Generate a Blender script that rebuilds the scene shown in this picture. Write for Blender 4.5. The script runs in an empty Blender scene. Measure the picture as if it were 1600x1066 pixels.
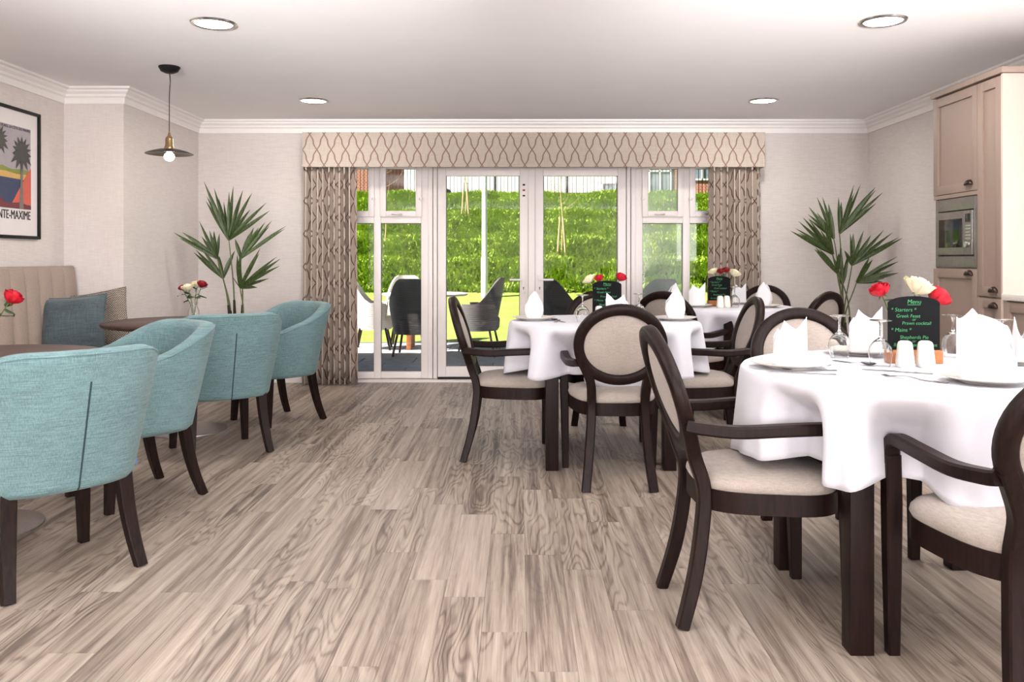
import bpy, bmesh, math, random
import numpy as np
from mathutils import Vector, Matrix
random.seed(7)
PI = math.pi
scene = bpy.context.scene
COL = scene.collection

def srgb(r, g, b):
    f = lambda c: (c/255/12.92) if c/255 <= .04045 else ((c/255+.055)/1.055)**2.4
    return (f(r), f(g), f(b), 1)

# ------------------------------------------------------------------ camera
F = 1320.0                 # focal length in pixels of a 1600 px wide frame
HC = 1.15                  # camera height
cam = bpy.data.cameras.new('camera')
camo = bpy.data.objects.new('camera', cam); COL.objects.link(camo)
cam.sensor_width = 36; cam.lens = F/1600*36
cam.shift_x = (800-808)/1600; cam.shift_y = -(533-405)/1600
cam.clip_start = .05; cam.clip_end = 300
camo.location = (0, 0, HC); camo.rotation_euler = (PI/2, 0, 0)
scene.camera = camo

# ------------------------------------------------------------------ world, sun, daylight, exposure
w = bpy.data.worlds.new('sky'); scene.world = w; w.use_nodes = True
nt = w.node_tree; nt.nodes.clear()
wo = nt.nodes.new('ShaderNodeOutputWorld'); bg = nt.nodes.new('ShaderNodeBackground')
sky = nt.nodes.new('ShaderNodeTexSky'); sky.sky_type = 'HOSEK_WILKIE'; sky.turbidity = 4.0
sky.sun_direction = Vector((-.72, -.26, .64)).normalized(); sky.ground_albedo = .3
nt.links.new(sky.outputs[0], bg.inputs[0]); nt.links.new(bg.outputs[0], wo.inputs[0])
bg.inputs[1].default_value = 1.6
sun = bpy.data.lights.new('sun', 'SUN'); sun.energy = 13; sun.angle = .01; sun.color = (1, .96, .88)
suno = bpy.data.objects.new('sun', sun); COL.objects.link(suno)
suno.rotation_euler = Vector((-.72, -.26, .64)).to_track_quat('Z', 'Y').to_euler()
def area(name, loc, direction, sx, sy, power, color=(1, 1, 1), shape='RECTANGLE'):
    l = bpy.data.lights.new(name, 'AREA'); l.energy = power; l.shape = shape; l.size = sx; l.size_y = sy; l.color = color
    o = bpy.data.objects.new(name, l); COL.objects.link(o); o.location = loc
    o.rotation_euler = Vector(direction).to_track_quat('-Z', 'Y').to_euler()
    return o
# daylight from the kitchen window, out of view on the right
area('daylight_kitchen_window', (3.20, 1.9, 1.62), (-1, .25, 0), 2.5, 1.0, 50, (1, .98, .96))
# the photographer's two flash heads behind the camera, bounced off the ceiling
def flash(loc, aim, power):
    l = bpy.data.lights.new('bounced_flash', 'SPOT'); l.energy = power; l.spot_size = math.radians(50); l.spot_blend = .8; l.shadow_soft_size = .12; l.color = (1, .985, .985)
    o = bpy.data.objects.new('bounced_flash', l); COL.objects.link(o); o.location = loc
    o.rotation_euler = (Vector(aim)-Vector(loc)).to_track_quat('-Z', 'Y').to_euler()
flash((-1.3, -.5, 1.45), (-1.3, 1.4, 2.44), 2300)
flash((1.5, -.5, 1.45), (1.5, 1.4, 2.44), 2300)
# added frontal fill lights, set in invented openings in the unseen end wall
for wxc in (-2.16, .38, 2.91): area('added_front_fill', (wxc, -5.93, 1.25), (0, 1, 0), .56, 1.85, 122, (1, .985, .975))
vs = scene.view_settings
vs.view_transform = 'Standard'; vs.look = 'None'; vs.exposure = 0.6; vs.gamma = 1; vs.use_curve_mapping = False

# ------------------------------------------------------------------ materials
class NB:
    def __init__(s, name):
        s.m = bpy.data.materials.new(name); s.m.use_nodes = True
        s.t = s.m.node_tree; s.t.nodes.clear()
        s.out = s.n('ShaderNodeOutputMaterial'); s.b = s.n('ShaderNodeBsdfPrincipled')
        s.l(s.b.outputs[0], s.out.inputs[0])
    def n(s, typ, **kw):
        x = s.t.nodes.new(typ)
        for k, v in kw.items(): setattr(x, k, v)
        return x
    def l(s, a, b): s.t.links.new(a, b)
    def coord(s, scale=(1, 1, 1), out='Object', rnd=False):
        tc = s.n('ShaderNodeTexCoord'); mp = s.n('ShaderNodeMapping'); mp.inputs['Scale'].default_value = scale
        s.l(tc.outputs[out], mp.inputs['Vector'])
        if rnd:
            oi = s.n('ShaderNodeObjectInfo'); mu = s.n('ShaderNodeMath', operation='MULTIPLY'); mu.inputs[1].default_value = 37.0
            s.l(oi.outputs['Random'], mu.inputs[0])
            cb = s.n('ShaderNodeCombineXYZ'); s.l(mu.outputs[0], cb.inputs[0]); s.l(mu.outputs[0], cb.inputs[1])
            s.l(cb.outputs[0], mp.inputs['Location'])
        return mp.outputs[0]
    def noise(s, vec, scale, detail=3, rough=.5, dist=0):
        x = s.n('ShaderNodeTexNoise'); x.inputs['Scale'].default_value = scale; x.inputs['Detail'].default_value = detail
        x.inputs['Roughness'].default_value = rough; x.inputs['Distortion'].default_value = dist
        s.l(vec, x.inputs['Vector']); return x.outputs[0]
    def ramp(s, fac, stops):
        r = s.n('ShaderNodeValToRGB'); e = r.color_ramp.elements
        while len(e) > 1: e.remove(e[0])
        e[0].position, e[0].color = stops[0]
        for p, c in stops[1:]:
            k = e.new(p); k.color = c
        s.l(fac, r.inputs[0]); return r.outputs[0]
    def mix(s, fac, a, b, mode='MIX'):
        x = s.n('ShaderNodeMix', data_type='RGBA', blend_type=mode)
        for i, v in ((0, fac), (6, a), (7, b)):
            if hasattr(v, 'is_linked') or isinstance(v, bpy.types.NodeSocket): s.l(v, x.inputs[i])
            else: x.inputs[i].default_value = v
        return x.outputs[2]
    def math(s, op, a, b=None, c=None):
        x = s.n('ShaderNodeMath', operation=op)
        for i, v in enumerate((a, b, c)):
            if v is None: continue
            if isinstance(v, bpy.types.NodeSocket): s.l(v, x.inputs[i])
            else: x.inputs[i].default_value = v
        return x.outputs[0]
    def bump(s, h, strength, dist=.002):
        x = s.n('ShaderNodeBump'); x.inputs['Strength'].default_value = strength; x.inputs['Distance'].default_value = dist
        s.l(h, x.inputs['Height']); s.l(x.outputs[0], s.b.inputs['Normal'])
    def set(s, **kw):
        for k, v in kw.items():
            i = s.b.inputs[k.replace('_', ' ')]
            if isinstance(v, bpy.types.NodeSocket): s.l(v, i)
            else: i.default_value = v

def plain(name, c, rough=.5, metal=0, var=.06, scale=30, spec=.5):
    b = NB(name); v = b.noise(b.coord(), scale, 3)
    dark = tuple(x*(1-var) for x in c[:3])+(1,); lite = tuple(min(1, x*(1+var)) for x in c[:3])+(1,)
    b.set(Base_Color=b.ramp(v, [(.3, dark), (.7, lite)]), Roughness=rough, Metallic=metal, Specular_IOR_Level=spec)
    return b.m
def fabric(name, c, amp=.25, sc=260, rough=.9, bumpy=.35, long=5, sheen=.15):
    b = NB(name)
    h = b.noise(b.coord((long/sc, long/sc, 1)), sc, 2, .6); v = b.noise(b.coord((1, 1, long/sc)), sc, 2, .6)
    s = b.math('MULTIPLY', b.math('ADD', h, v), .5)
    big = b.noise(b.coord(), 6, 2)
    s2 = b.math('ADD', b.math('MULTIPLY', s, .85), b.math('MULTIPLY', big, .15))
    dark = tuple(x*(1-amp) for x in c[:3])+(1,); lite = tuple(min(1, x*(1+amp)) for x in c[:3])+(1,)
    b.set(Base_Color=b.ramp(s2, [(.38, dark), (.62, lite)]), Roughness=rough, Specular_IOR_Level=.2, Sheen_Weight=sheen)
    b.bump(s, bumpy, .0015); return b.m
def wood(name, c1, c2, scale=1, rough=.35, axis='z'):
    b = NB(name)
    sc = {'z': (14, 14, 1.2), 'x': (1.2, 14, 14), 'y': (14, 1.2, 14)}[axis]
    g = b.noise(b.coord(sc, rnd=True), 5*scale, 5, .65, .6)
    b.set(Base_Color=b.ramp(g, [(.3, c1), (.7, c2)]), Roughness=rough, Specular_IOR_Level=.16); b.bump(g, .12, .001); return b.m
def emit(name, c, s):
    b = NB(name); b.set(Base_Color=c, Emission_Color=c, Emission_Strength=s); return b.m
def pane_mat(name, painted_refl=0.0, tint=(1, 1, 1, 1)):
    b = NB(name); b.t.nodes.remove(b.b)
    tr = b.n('ShaderNodeBsdfTransparent'); tr.inputs[0].default_value = tint
    gl = b.n('ShaderNodeBsdfGlossy'); gl.inputs['Roughness'].default_value = .02
    lw = b.n('ShaderNodeFresnel'); lw.inputs[0].default_value = 1.45
    v = b.noise(b.coord(), 3, 2)
    f = b.math('MULTIPLY', lw.outputs[0], b.math('ADD', b.math('MULTIPLY', v, .1), .75))
    m = b.n('ShaderNodeMixShader'); b.l(f, m.inputs[0]); b.l(tr.outputs[0], m.inputs[1]); b.l(gl.outputs[0], m.inputs[2])
    last = m
    if painted_refl:
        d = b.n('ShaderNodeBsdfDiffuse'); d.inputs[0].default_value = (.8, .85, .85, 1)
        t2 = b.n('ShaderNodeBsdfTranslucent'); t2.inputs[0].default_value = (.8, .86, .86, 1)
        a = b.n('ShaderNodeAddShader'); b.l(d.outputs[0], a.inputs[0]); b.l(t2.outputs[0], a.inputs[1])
        last = b.n('ShaderNodeMixShader'); last.inputs[0].default_value = painted_refl
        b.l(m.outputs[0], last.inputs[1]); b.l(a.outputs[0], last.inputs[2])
    b.l(last.outputs[0], b.out.inputs[0]); return b.m

M = {}
def wallpaper():
    b = NB('wallpaper_woven_cream')
    h = b.noise(b.coord((.06, .06, 1)), 170, 2, .6); v = b.noise(b.coord((1, 1, .06)), 170, 2, .6)
    s = b.math('MULTIPLY', b.math('ADD', b.math('MULTIPLY', h, 1.3), b.math('MULTIPLY', v, .7)), .5)
    b.set(Base_Color=b.ramp(s, [(.34, srgb(208, 200, 197)), (.66, srgb(222, 215, 212))]), Roughness=.85, Specular_IOR_Level=.2)
    b.bump(s, .2, .0015); return b.m
M['wall'] = wallpaper()
M['ceil'] = plain('ceiling_paint_white', srgb(244, 242, 243), .9, var=.01, scale=3, spec=.1)
M['trim'] = plain('trim_paint_white', srgb(240, 236, 234), .45, var=.01)
M['upvc'] = plain('window_upvc_white', srgb(232, 224, 223), .35, var=.01)
M['gasket'] = plain('rubber_gasket_grey', srgb(95, 90, 90), .7)
M['glass'] = pane_mat('window_glass'); M['glass_painted_reflection'] = pane_mat('window_glass_hazy', .1)  # second glass has a whitish sky reflection mixed into its colour
def crystal():
    b = NB('drinking_glass'); v = b.noise(b.coord(), 5, 2)
    b.set(Base_Color=b.ramp(v, [(.3, (.97, .98, .98, 1)), (.7, (1, 1, 1, 1))]), Roughness=.0, Transmission_Weight=1.0, IOR=1.4); return b.m
M['crystal'] = crystal()
M['water'] = pane_mat('vase_water', 0, (.9, .97, .9, 1))
M['dark'] = wood('dark_walnut_wood', srgb(15, 8, 7), srgb(38, 22, 19), rough=.42)
M['darkx'] = wood('dark_walnut_tabletop', srgb(60, 44, 42), srgb(88, 66, 61), axis='x', rough=.4)
M['legdark'] = wood('dark_chair_leg_wood', srgb(17, 10, 9), srgb(40, 25, 21), rough=.42)
M['linen'] = fabric('oatmeal_linen', srgb(162, 151, 143), .16, 420, long=40)
M['linen_pale'] = fabric('pale_linen', srgb(214, 202, 192), .12, 420, long=40)
M['teal'] = fabric('teal_linen', srgb(104, 131, 134), .32, 380, long=14)
M['teal_seam'] = plain('dark_seam_thread', srgb(40, 58, 62), .9)
M['bench'] = fabric('taupe_wool', srgb(158, 142, 132), .15, 420, long=60)
M['slate'] = fabric('slate_blue_linen', srgb(76, 88, 94), .35, 260, long=10, sheen=.3)
def houndstooth():
    b = NB('black_cream_basketweave')
    vec = b.coord((60, 60, 60)); ck = b.n('ShaderNodeTexBrick'); ck.inputs['Scale'].default_value = 1.0
    ck.inputs['Color1'].default_value = srgb(214, 202, 188); ck.inputs['Color2'].default_value = srgb(190, 178, 165); ck.inputs['Mortar'].default_value = srgb(42, 36, 36)
    ck.inputs['Mortar Size'].default_value = .13; ck.inputs['Brick Width'].default_value = .9; ck.inputs['Row Height'].default_value = .5
    mp = b.n('ShaderNodeMapping'); mp.inputs['Rotation'].default_value = (PI/2, .5, 0); b.l(vec, mp.inputs[0]); b.l(mp.outputs[0], ck.inputs['Vector'])
    b.set(Base_Color=ck.outputs[0], Roughness=.9); b.bump(ck.outputs['Fac'], .5, .003); return b.m
M['weave'] = houndstooth()
M['cloth'] = fabric('white_cotton_cloth', srgb(214, 213, 221), .015, 500, long=100, bumpy=.1)
M['napkin'] = fabric('white_napkin_cotton', srgb(226, 226, 230), .015, 500, long=100, bumpy=.1)
M['china'] = plain('cream_china', srgb(226, 221, 212), .18, var=.01)
M['steel'] = plain('brushed_steel', srgb(158, 152, 150), .36, 1, .08, 60)
M['cutlery'] = plain('polished_cutlery_steel', srgb(140, 138, 140), .25, 1, .05)
M['chrome'] = plain('satin_chrome', srgb(200, 198, 198), .22, 1)
M['bronze'] = plain('dark_bronze_metal', srgb(62, 48, 44), .35, .9)
M['brass'] = plain('aged_brass', srgb(176, 150, 112), .3, 1)
M['black'] = plain('matt_black', srgb(15, 14, 14), .5, spec=.3)
M['shade'] = plain('lamp_shade_black_enamel', srgb(30, 26, 24), .35)
M['bulb'] = emit('lit_bulb', (1, .93, .8, 1), 14)
M['led'] = emit('lit_led_disc', (1, .97, .92, 1), 7)
M['cab'] = plain('taupe_cabinet_paint', srgb(144, 125, 115), .5, var=.015)
M['cab_lit'] = plain('lit_cabinet_panel', srgb(196, 178, 168), .5, var=.01)  # cabinet paint lightened for the light falling on the end panel
M['worktop'] = plain('pale_stone_worktop', srgb(226, 218, 212), .35, var=.05, scale=120)
M['blackglass'] = plain('black_glass', srgb(18, 16, 16), .08)
M['chalk'] = plain('chalkboard_black', srgb(14, 14, 16), .8, spec=.15)
M['chalkgreen'] = plain('green_chalk_pen', srgb(70, 160, 104), .7)
M['oak'] = wood('orange_oak', srgb(140, 84, 52), srgb(180, 116, 76), axis='x', rough=.5)
M['red'] = plain('red_petal', srgb(190, 14, 38), .55, var=.25, scale=60)
M['darkred'] = plain('dark_red_petal', srgb(134, 12, 26), .55, var=.25, scale=60)
M['cream'] = plain('cream_petal', srgb(244, 234, 200), .6, var=.05, scale=60)
M['stemgreen'] = plain('green_stem', srgb(84, 112, 50), .6, var=.2)
M['leaf'] = plain('rose_leaf_green', srgb(52, 78, 42), .5, var=.25)
def palm():
    b = NB('palm_leaf_green'); v = b.noise(b.coord((30, 30, 3)), 4, 3)
    b.set(Base_Color=b.ramp(v, [(.3, srgb(30, 46, 22)), (.75, srgb(84, 104, 50))]), Roughness=.45); return b.m
M['palm'] = palm()
M['palmstem'] = plain('palm_stem', srgb(92, 100, 62), .6, var=.2)
M['fibre'] = plain('brown_stem_fibre', srgb(52, 44, 30), .9, var=.3)
M['planter'] = plain('charcoal_planter', srgb(58, 54, 52), .6)
M['soil'] = plain('dark_soil', srgb(44, 34, 28), 1, var=.4)

def trellis(name, p=.130, h=.277, lw=.010, c0=srgb(186, 174, 163), c1=srgb(136, 112, 102), v0=0.12):
    """linen with an ogee trellis woven in, laid out along the cloth's own UV (metres)"""
    b = NB(name); tc = b.n('ShaderNodeTexCoord'); sp = b.n('ShaderNodeSeparateXYZ'); b.l(tc.outputs['UV'], sp.inputs[0])
    u, v = sp.outputs[0], sp.outputs[1]
    ph = b.math('PINGPONG', b.math('DIVIDE', b.math('ADD', v, v0), h/2), 1.0)               # 0..1..0
    s = b.math('ADD', ph, b.math('MULTIPLY', b.math('SINE', b.math('MULTIPLY', ph, 2*PI)), .10))
    wob = b.math('MULTIPLY', b.math('SINE', b.math('MULTIPLY', ph, 4*PI)), -.015)
    s = b.math('MULTIPLY', b.math('ADD', s, wob), p/2)
    ds = []
    for sg in (1, -1):
        q = b.math('DIVIDE', b.math('ADD', u, b.math('MULTIPLY', s, sg)), p)
        ds.append(b.math('MULTIPLY', b.math('ABSOLUTE', b.math('SUBTRACT', b.math('FRACT', b.math('ADD', q, 100.5)), .5)), p))
    d = b.math('MINIMUM', ds[0], ds[1])
    f = b.math('LESS_THAN', d, lw/2*1.25)
    th = b.noise(b.coord((300, 8, 1), 'UV'), 1, 2); tv = b.noise(b.coord((8, 300, 1), 'UV'), 1, 2)
    wv = b.math('MULTIPLY', b.math('ADD', th, tv), .5)
    dk = tuple(x*.86 for x in c0[:3])+(1,); lt = tuple(min(1, x*1.1) for x in c0[:3])+(1,)
    base = b.ramp(wv, [(.38, dk), (.62, lt)])
    b.set(Base_Color=b.mix(f, base, c1), Roughness=.9, Specular_IOR_Level=.15); b.bump(wv, .25, .001); return b.m
M['trellis'] = trellis('trellis_linen_pelmet'); M['trellis_curtain'] = trellis('trellis_linen_curtain', p=.20, h=.30, lw=.012, c0=srgb(186, 172, 161), c1=srgb(104, 80, 72))

def plank_mat():
    b = NB('greige_wood_plank')
    oi = b.n('ShaderNodeObjectInfo'); rnd = oi.outputs['Random']
    at = b.n('ShaderNodeAttribute', attribute_name='pr'); 
    r = b.math('FRACT', b.math('ADD', rnd, at.outputs['Fac']))
    tc = b.n('ShaderNodeTexCoord'); cb = b.n('ShaderNodeCombineXYZ')
    b.l(b.math('MULTIPLY', r, 91.0), cb.inputs[0]); b.l(b.math('MULTIPLY', r, 57.0), cb.inputs[1])
    ad = b.n('ShaderNodeVectorMath', operation='ADD'); b.l(tc.outputs['Object'], ad.inputs[0]); b.l(cb.outputs[0], ad.inputs[1])
    def mp(scale):
        m = b.n('ShaderNodeMapping'); m.inputs['Scale'].default_value = scale; b.l(ad.outputs[0], m.inputs[0]); return m.outputs[0]
    fine = b.noise(mp((230, 5, 1)), 1, 4, .65)
    broad = b.noise(mp((30, .9, 1)), 1, 3, .6, .35); tone = b.noise(mp((5, .5, 1)), 1, 2)
    # cathedral grain: contour lines of a low, stretched noise
    cath = b.noise(mp((8.0, 1.1, 1)), 1, 2, .4, .2)
    ring = b.math('ADD', b.math('MULTIPLY', b.math('SINE', b.math('MULTIPLY', cath, 105.0)), .5), .5)
    ring = b.math('POWER', ring, 3.0)
    mask = b.math('GREATER_THAN', b.math('FRACT', b.math('MULTIPLY', r, 7.31)), .45)
    mask = b.math('ADD', b.math('MULTIPLY', mask, .8), .2)
    g = b.math('ADD', b.math('MULTIPLY', fine, .30), b.math('MULTIPLY', broad, .50)); g = b.math('ADD', g, b.math('MULTIPLY', tone, .20))
    g = b.math('SUBTRACT', g, b.math('MULTIPLY', b.math('MULTIPLY', ring, mask), .085)); g = b.math('ADD', g, b.math('MULTIPLY', b.math('SUBTRACT', r, .5), .06))
    c = b.ramp(g, [(.32, srgb(84, 72, 65)), (.41, srgb(116, 102, 92)), (.48, srgb(146, 132, 120)), (.56, srgb(166, 152, 140)), (.66, srgb(184, 171, 159))])
    b.set(Base_Color=c, Roughness=b.math('ADD', b.math('MULTIPLY', fine, .18), .36), Specular_IOR_Level=.4)
    b.bump(fine, .12, .0008); return b.m
M['plank'] = plank_mat()
M['underfloor'] = plain('floor_joint_dark', srgb(120, 104, 94), .9)

# ------------------------------------------------------------------ mesh helpers
class MB:
    def __init__(s): s.v = []; s.f = []; s.uv = None
    def add(s, vs, fs):
        o = len(s.v); s.v += [tuple(p) for p in vs]; s.f += [tuple(i+o for i in f) for f in fs]; return s
    def box(s, x0, x1, y0, y1, z0, z1, ch=0):
        if ch:
            c = min(ch, (x1-x0)/2.01, (y1-y0)/2.01, (z1-z0)/2.01)
            bm = bmesh.new(); bmesh.ops.create_cube(bm, size=1)
            for v in bm.verts: v.co = ((x0+x1)/2+v.co.x*(x1-x0), (y0+y1)/2+v.co.y*(y1-y0), (z0+z1)/2+v.co.z*(z1-z0))
            bmesh.ops.bevel(bm, geom=list(bm.edges), offset=c, segments=2, affect='EDGES', profile=.6)
            bm.verts.ensure_lookup_table(); bm.verts.index_update()
            s.add([v.co[:] for v in bm.verts], [[v.index for v in f.verts] for f in bm.faces]); bm.free(); return s
        vs = [(x, y, z) for x in (x0, x1) for y in (y0, y1) for z in (z0, z1)]
        return s.add(vs, [(0, 1, 3, 2), (4, 6, 7, 5), (0, 4, 5, 1), (2, 3, 7, 6), (0, 2, 6, 4), (1, 5, 7, 3)])
    def loft(s, rings, closed=True, cap=True, loop=False):
        n = len(rings[0]); vs = [p for r in rings for p in r]; fs = []
        m = len(rings)
        for i in range(m if loop else m-1):
            i2 = (i+1) % m
            for j in range(n if closed else n-1):
                k = (j+1) % n; fs.append((i*n+j, i*n+k, i2*n+k, i2*n+j))
        if cap and closed and not loop: fs += [tuple(range(n-1, -1, -1)), tuple((m-1)*n+j for j in range(n))]
        return s.add(vs, fs)
    def lathe(s, prof, n=32, c=(0, 0, 0), cap=False):
        rings = [[(c[0]+r*math.cos(2*PI*j/n), c[1]+r*math.sin(2*PI*j/n), c[2]+z) for j in range(n)] for r, z in prof]
        return s.loft(rings, True, cap)
    def sweep(s, path, sec, side=None, loop=False, cap=True):
        """sec: list of (a,b) or function(i)->list; a along side vector, b along tangent x side"""
        P = [Vector(p) for p in path]; rings = []; n = len(P); prev = None
        for i in range(n):
            a = P[(i-1) % n] if (loop or i > 0) else P[i]; c = P[(i+1) % n] if (loop or i < n-1) else P[i]
            t = (c-a).normalized()
            if side is not None: sd = Vector(side(i) if callable(side) else side)
            else:
                sd = prev if prev is not None else (Vector((0, 0, 1)) if abs(t.z) < .9 else Vector((1, 0, 0)))
            sd = (sd-t*sd.dot(t)).normalized(); prev = sd; b = t.cross(sd)
            sc = sec(i) if callable(sec) else sec
            rings.append([tuple(P[i]+sd*u+b*v) for u, v in sc])
        return s.loft(rings, True, cap, loop)
    def tube(s, path, r, n=8, loop=False):
        rf = r if callable(r) else (lambda i: r)
        return s.sweep(path, lambda i: [(rf(i)*math.cos(2*PI*j/n), rf(i)*math.sin(2*PI*j/n)) for j in range(n)], loop=loop)
    def mesh(s, name, smooth=True, angle=40):
        me = bpy.data.meshes.new(name); me.from_pydata(s.v, [], s.f); me.validate(); me.update()
        bm = bmesh.new(); bm.from_mesh(me); bmesh.ops.recalc_face_normals(bm, faces=bm.faces)
        if smooth:
            a = math.radians(angle)
            for f in bm.faces: f.smooth = True
            for e in bm.edges:
                if len(e.link_faces) == 2 and e.calc_face_angle(0) > a: e.smooth = False
        bm.to_mesh(me); bm.free()
        if s.uv:
            lay = me.uv_layers.new(name='uv')
            for lp in me.loops: lay.data[lp.index].uv = s.uv[lp.vertex_index]
        return me
    def build(s, name, mat, parent=None, smooth=True, angle=40):
        me = s.mesh(name, smooth, angle); me.materials.append(mat); return link(name, me, parent)

def link(name, data, parent=None):
    o = bpy.data.objects.new(name, data); COL.objects.link(o)
    if parent: o.parent = parent
    return o
def tag(o, label, cat, group=None):
    o['label'] = label; o['category'] = cat
    if group: o['group'] = group
    return o
def thing(name, label, cat, loc=(0, 0, 0), rz=0, group=None):
    o = link(name, None); o.location = loc; o.rotation_euler = (0, 0, rz); o.empty_display_size = .1
    return tag(o, label, cat, group)
def struct(o, label=None):
    o['kind'] = 'structure'
    if label: o['label'] = label
    return o
def dup(src, loc, rz, label=None, group=None):
    def cp(o, par):
        c = o.copy(); COL.objects.link(c); c.parent = par
        for ch in o.children: cp(ch, c)
        return c
    r = cp(src, None); r.location = loc; r.rotation_euler = (0, 0, rz)
    if label: r['label'] = label
    if group: r['group'] = group
    return r
def rect(a, b, ch=.15):
    c = min(a, b)*ch
    return [(-a, -b+c), (-a+c, -b), (a-c, -b), (a, -b+c), (a, b-c), (a-c, b), (-a+c, b), (-a, b-c)]
def smooth(a, b, x):
    t = max(0, min(1, (x-a)/(b-a))); return t*t*(3-2*t)
def spline(pts, n=8):
    P = [Vector(p) for p in pts]; out = []
    for i in range(len(P)-1):
        p0 = P[max(0, i-1)]; p1 = P[i]; p2 = P[i+1]; p3 = P[min(len(P)-1, i+2)]
        for k in range(n):
            t = k/n
            out.append(.5*((2*p1)+(p2-p0)*t+(2*p0-5*p1+4*p2-p3)*t*t+(3*p1-p0-3*p2+p3)*t**3))
    out.append(P[-1]); return out

# ================================================================== SETTING
YB = 7.87; XL = -3.42; XL2 = -2.97; YP = 6.375; XR = 3.27; ZC = 2.44; YF = -6.0
# floor: underlay and single planks
PW, PL = .14, .93
fl = MB().box(XL-.1, XR+.1, YF-.1, YB+.05, -.06, -.006).build('floor', M['underfloor'], smooth=False)
struct(fl, 'greige wood-effect plank floor')
pm = MB(); g = .0003; c = .0006
x0, x1, y0, y1 = -PW/2+g, PW/2-g, -PL/2+g, PL/2-g
pm.add([(x0, y0, -.006), (x1, y0, -.006), (x1, y1, -.006), (x0, y1, -.006), (x0, y0, -c), (x1, y0, -c), (x1, y1, -c), (x0, y1, -c),
        (x0+c, y0+c, 0), (x1-c, y0+c, 0), (x1-c, y1-c, 0), (x0+c, y1-c, 0)],
       [(0, 1, 5, 4), (1, 2, 6, 5), (2, 3, 7, 6), (3, 0, 4, 7), (4, 5, 9, 8), (5, 6, 10, 9), (6, 7, 11, 10), (7, 4, 8, 11), (8, 9, 10, 11)])
pme = pm.mesh('plank', False); pme.materials.append(M['plank'])
cells = []
nx = int((XR-XL)/PW)+2
rr = random.Random(3)
for i in range(nx):
    off = rr.random()*PL
    for j in range(-8, 11):
        cx = -3.38+i*PW-.02; cy = j*PL+off
        if cy+PL/2 > YB+.02 or cy-PL/2 < YF-.3 or cx+PW/2 > XR+.06: continue
        if cy-PL/2 > .3:
            px = 808+cx*F/cy; py = 405+HC*F/cy
            vis = -80 < px < 1680 and 405+HC*F/(cy+PL/2) < 1066
        else: vis = False; px = py = 9999
        # how much of it shows: its size in the picture, less what the table groups cover
        size = PW*PL/max(.3, cy)**3
        if px < 330 and py < 800: size *= .4
        if px > 1150 and py < 830: size *= .4
        cells.append((vis, size, cx, cy))
cells.sort(key=lambda t: (not t[0], -t[1]))
rest = MB(); restr = []
for k, (vis, size, cx, cy) in enumerate(cells):
    if k < 300 and vis:
        o = link('plank', pme, fl); o.location = (cx, cy, 0)
    else:
        rest.add([(v[0]+cx, v[1]+cy, v[2]) for v in pm.v], pm.f); restr += [rr.random()]*9
# fill short ends along the far wall and the near end
ro = rest.build('plank_field', M['plank'], fl, smooth=False); ro['kind'] = 'stuff'
at = ro.data.attributes.new('pr', 'FLOAT', 'FACE'); 
for i, p in enumerate(at.data): p.value = restr[i] if i < len(restr) else .5
ends = MB(); er = []
for i in range(nx):
    cx = -3.38+i*PW-.02
    if cx+PW/2 > XR+.06: continue
    ys = [cy for v, s_, x_, cy in cells if abs(x_-cx) < .01]
    top = max(ys)+PL/2
    if top < YB-.004:
        ends.box(cx-PW/2+g, cx+PW/2-g, top+g, YB, -.006, 0); er += [rr.random()]*6
eo = ends.build('plank_end', M['plank'], fl, smooth=False); eo['kind'] = 'stuff'
at = eo.data.attributes.new('pr', 'FLOAT', 'FACE')
for i, p in enumerate(at.data): p.value = er[i] if i < len(er) else .5

struct(MB().box(XL-.1, XR+.1, YF-.1, YB+.25, ZC, ZC+.12).build('ceiling', M['ceil'], smooth=False), 'smooth white painted ceiling')
struct(MB().box(XL-.12, XL, YF, YP, 0, ZC).build('wall_left', M['wall'], smooth=False), 'cream woven wallpaper wall behind the banquette')
struct(MB().box(XL-.12, XL2, YP, YB+.25, 0, ZC).build('wall_left_pier', M['wall'], smooth=False), 'projecting papered pier beside the banquette')
# right wall with kitchen window opening (out of view)
wr = MB().box(XR, XR+.12, 3.3, YB+.25, 0, ZC).box(XR, XR+.12, YF, .5, 0, ZC).box(XR, XR+.12, .5, 3.3, 0, 1.08).box(XR, XR+.12, .5, 3.3, 2.16, ZC)
struct(wr.build('wall_right', M['wall'], smooth=False), 'cream woven wallpaper wall beside the tall cupboards')
# garden wall with the glazed opening
OX0, OX1, OZ = -1.86, 2.12, 2.07
wb = MB().box(XL2, OX0, YB, YB+.25, 0, ZC).box(OX1, XR, YB, YB+.25, 0, ZC).box(OX0, OX1, YB, YB+.25, OZ, ZC)
struct(wb.build('wall_back', M['wall'], smooth=False), 'cream woven wallpaper wall around the garden doors')
# wall behind the camera, with invented openings for the added fill lights
wf = MB().box(XL, XR, YF-.12, YF, 0, .3).box(XL, XR, YF-.12, YF, 2.2, ZC).box(XL, -2.46, YF-.12, YF, .3, 2.2).box(-1.86, .08, YF-.12, YF, .3, 2.2).box(.68, 2.61, YF-.12, YF, .3, 2.2).box(3.21, XR, YF-.12, YF, .3, 2.2)
struct(wf.build('wall_front', M['wall'], smooth=False))
# brick storey of the house above (casts the shade on the patio)
struct(MB().box(-9, 9, YB+.06, YB+.3, ZC+.12, 5.6).box(-9, XL2-.4, YB+.06, YB+.3, 0, ZC+.12).box(XR+.1, 9, YB+.06, YB+.3, 0, ZC+.12).build('wall_outer', plain('outer_brick_red', srgb(150, 88, 68), .9, var=.2), smooth=False))

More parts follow.
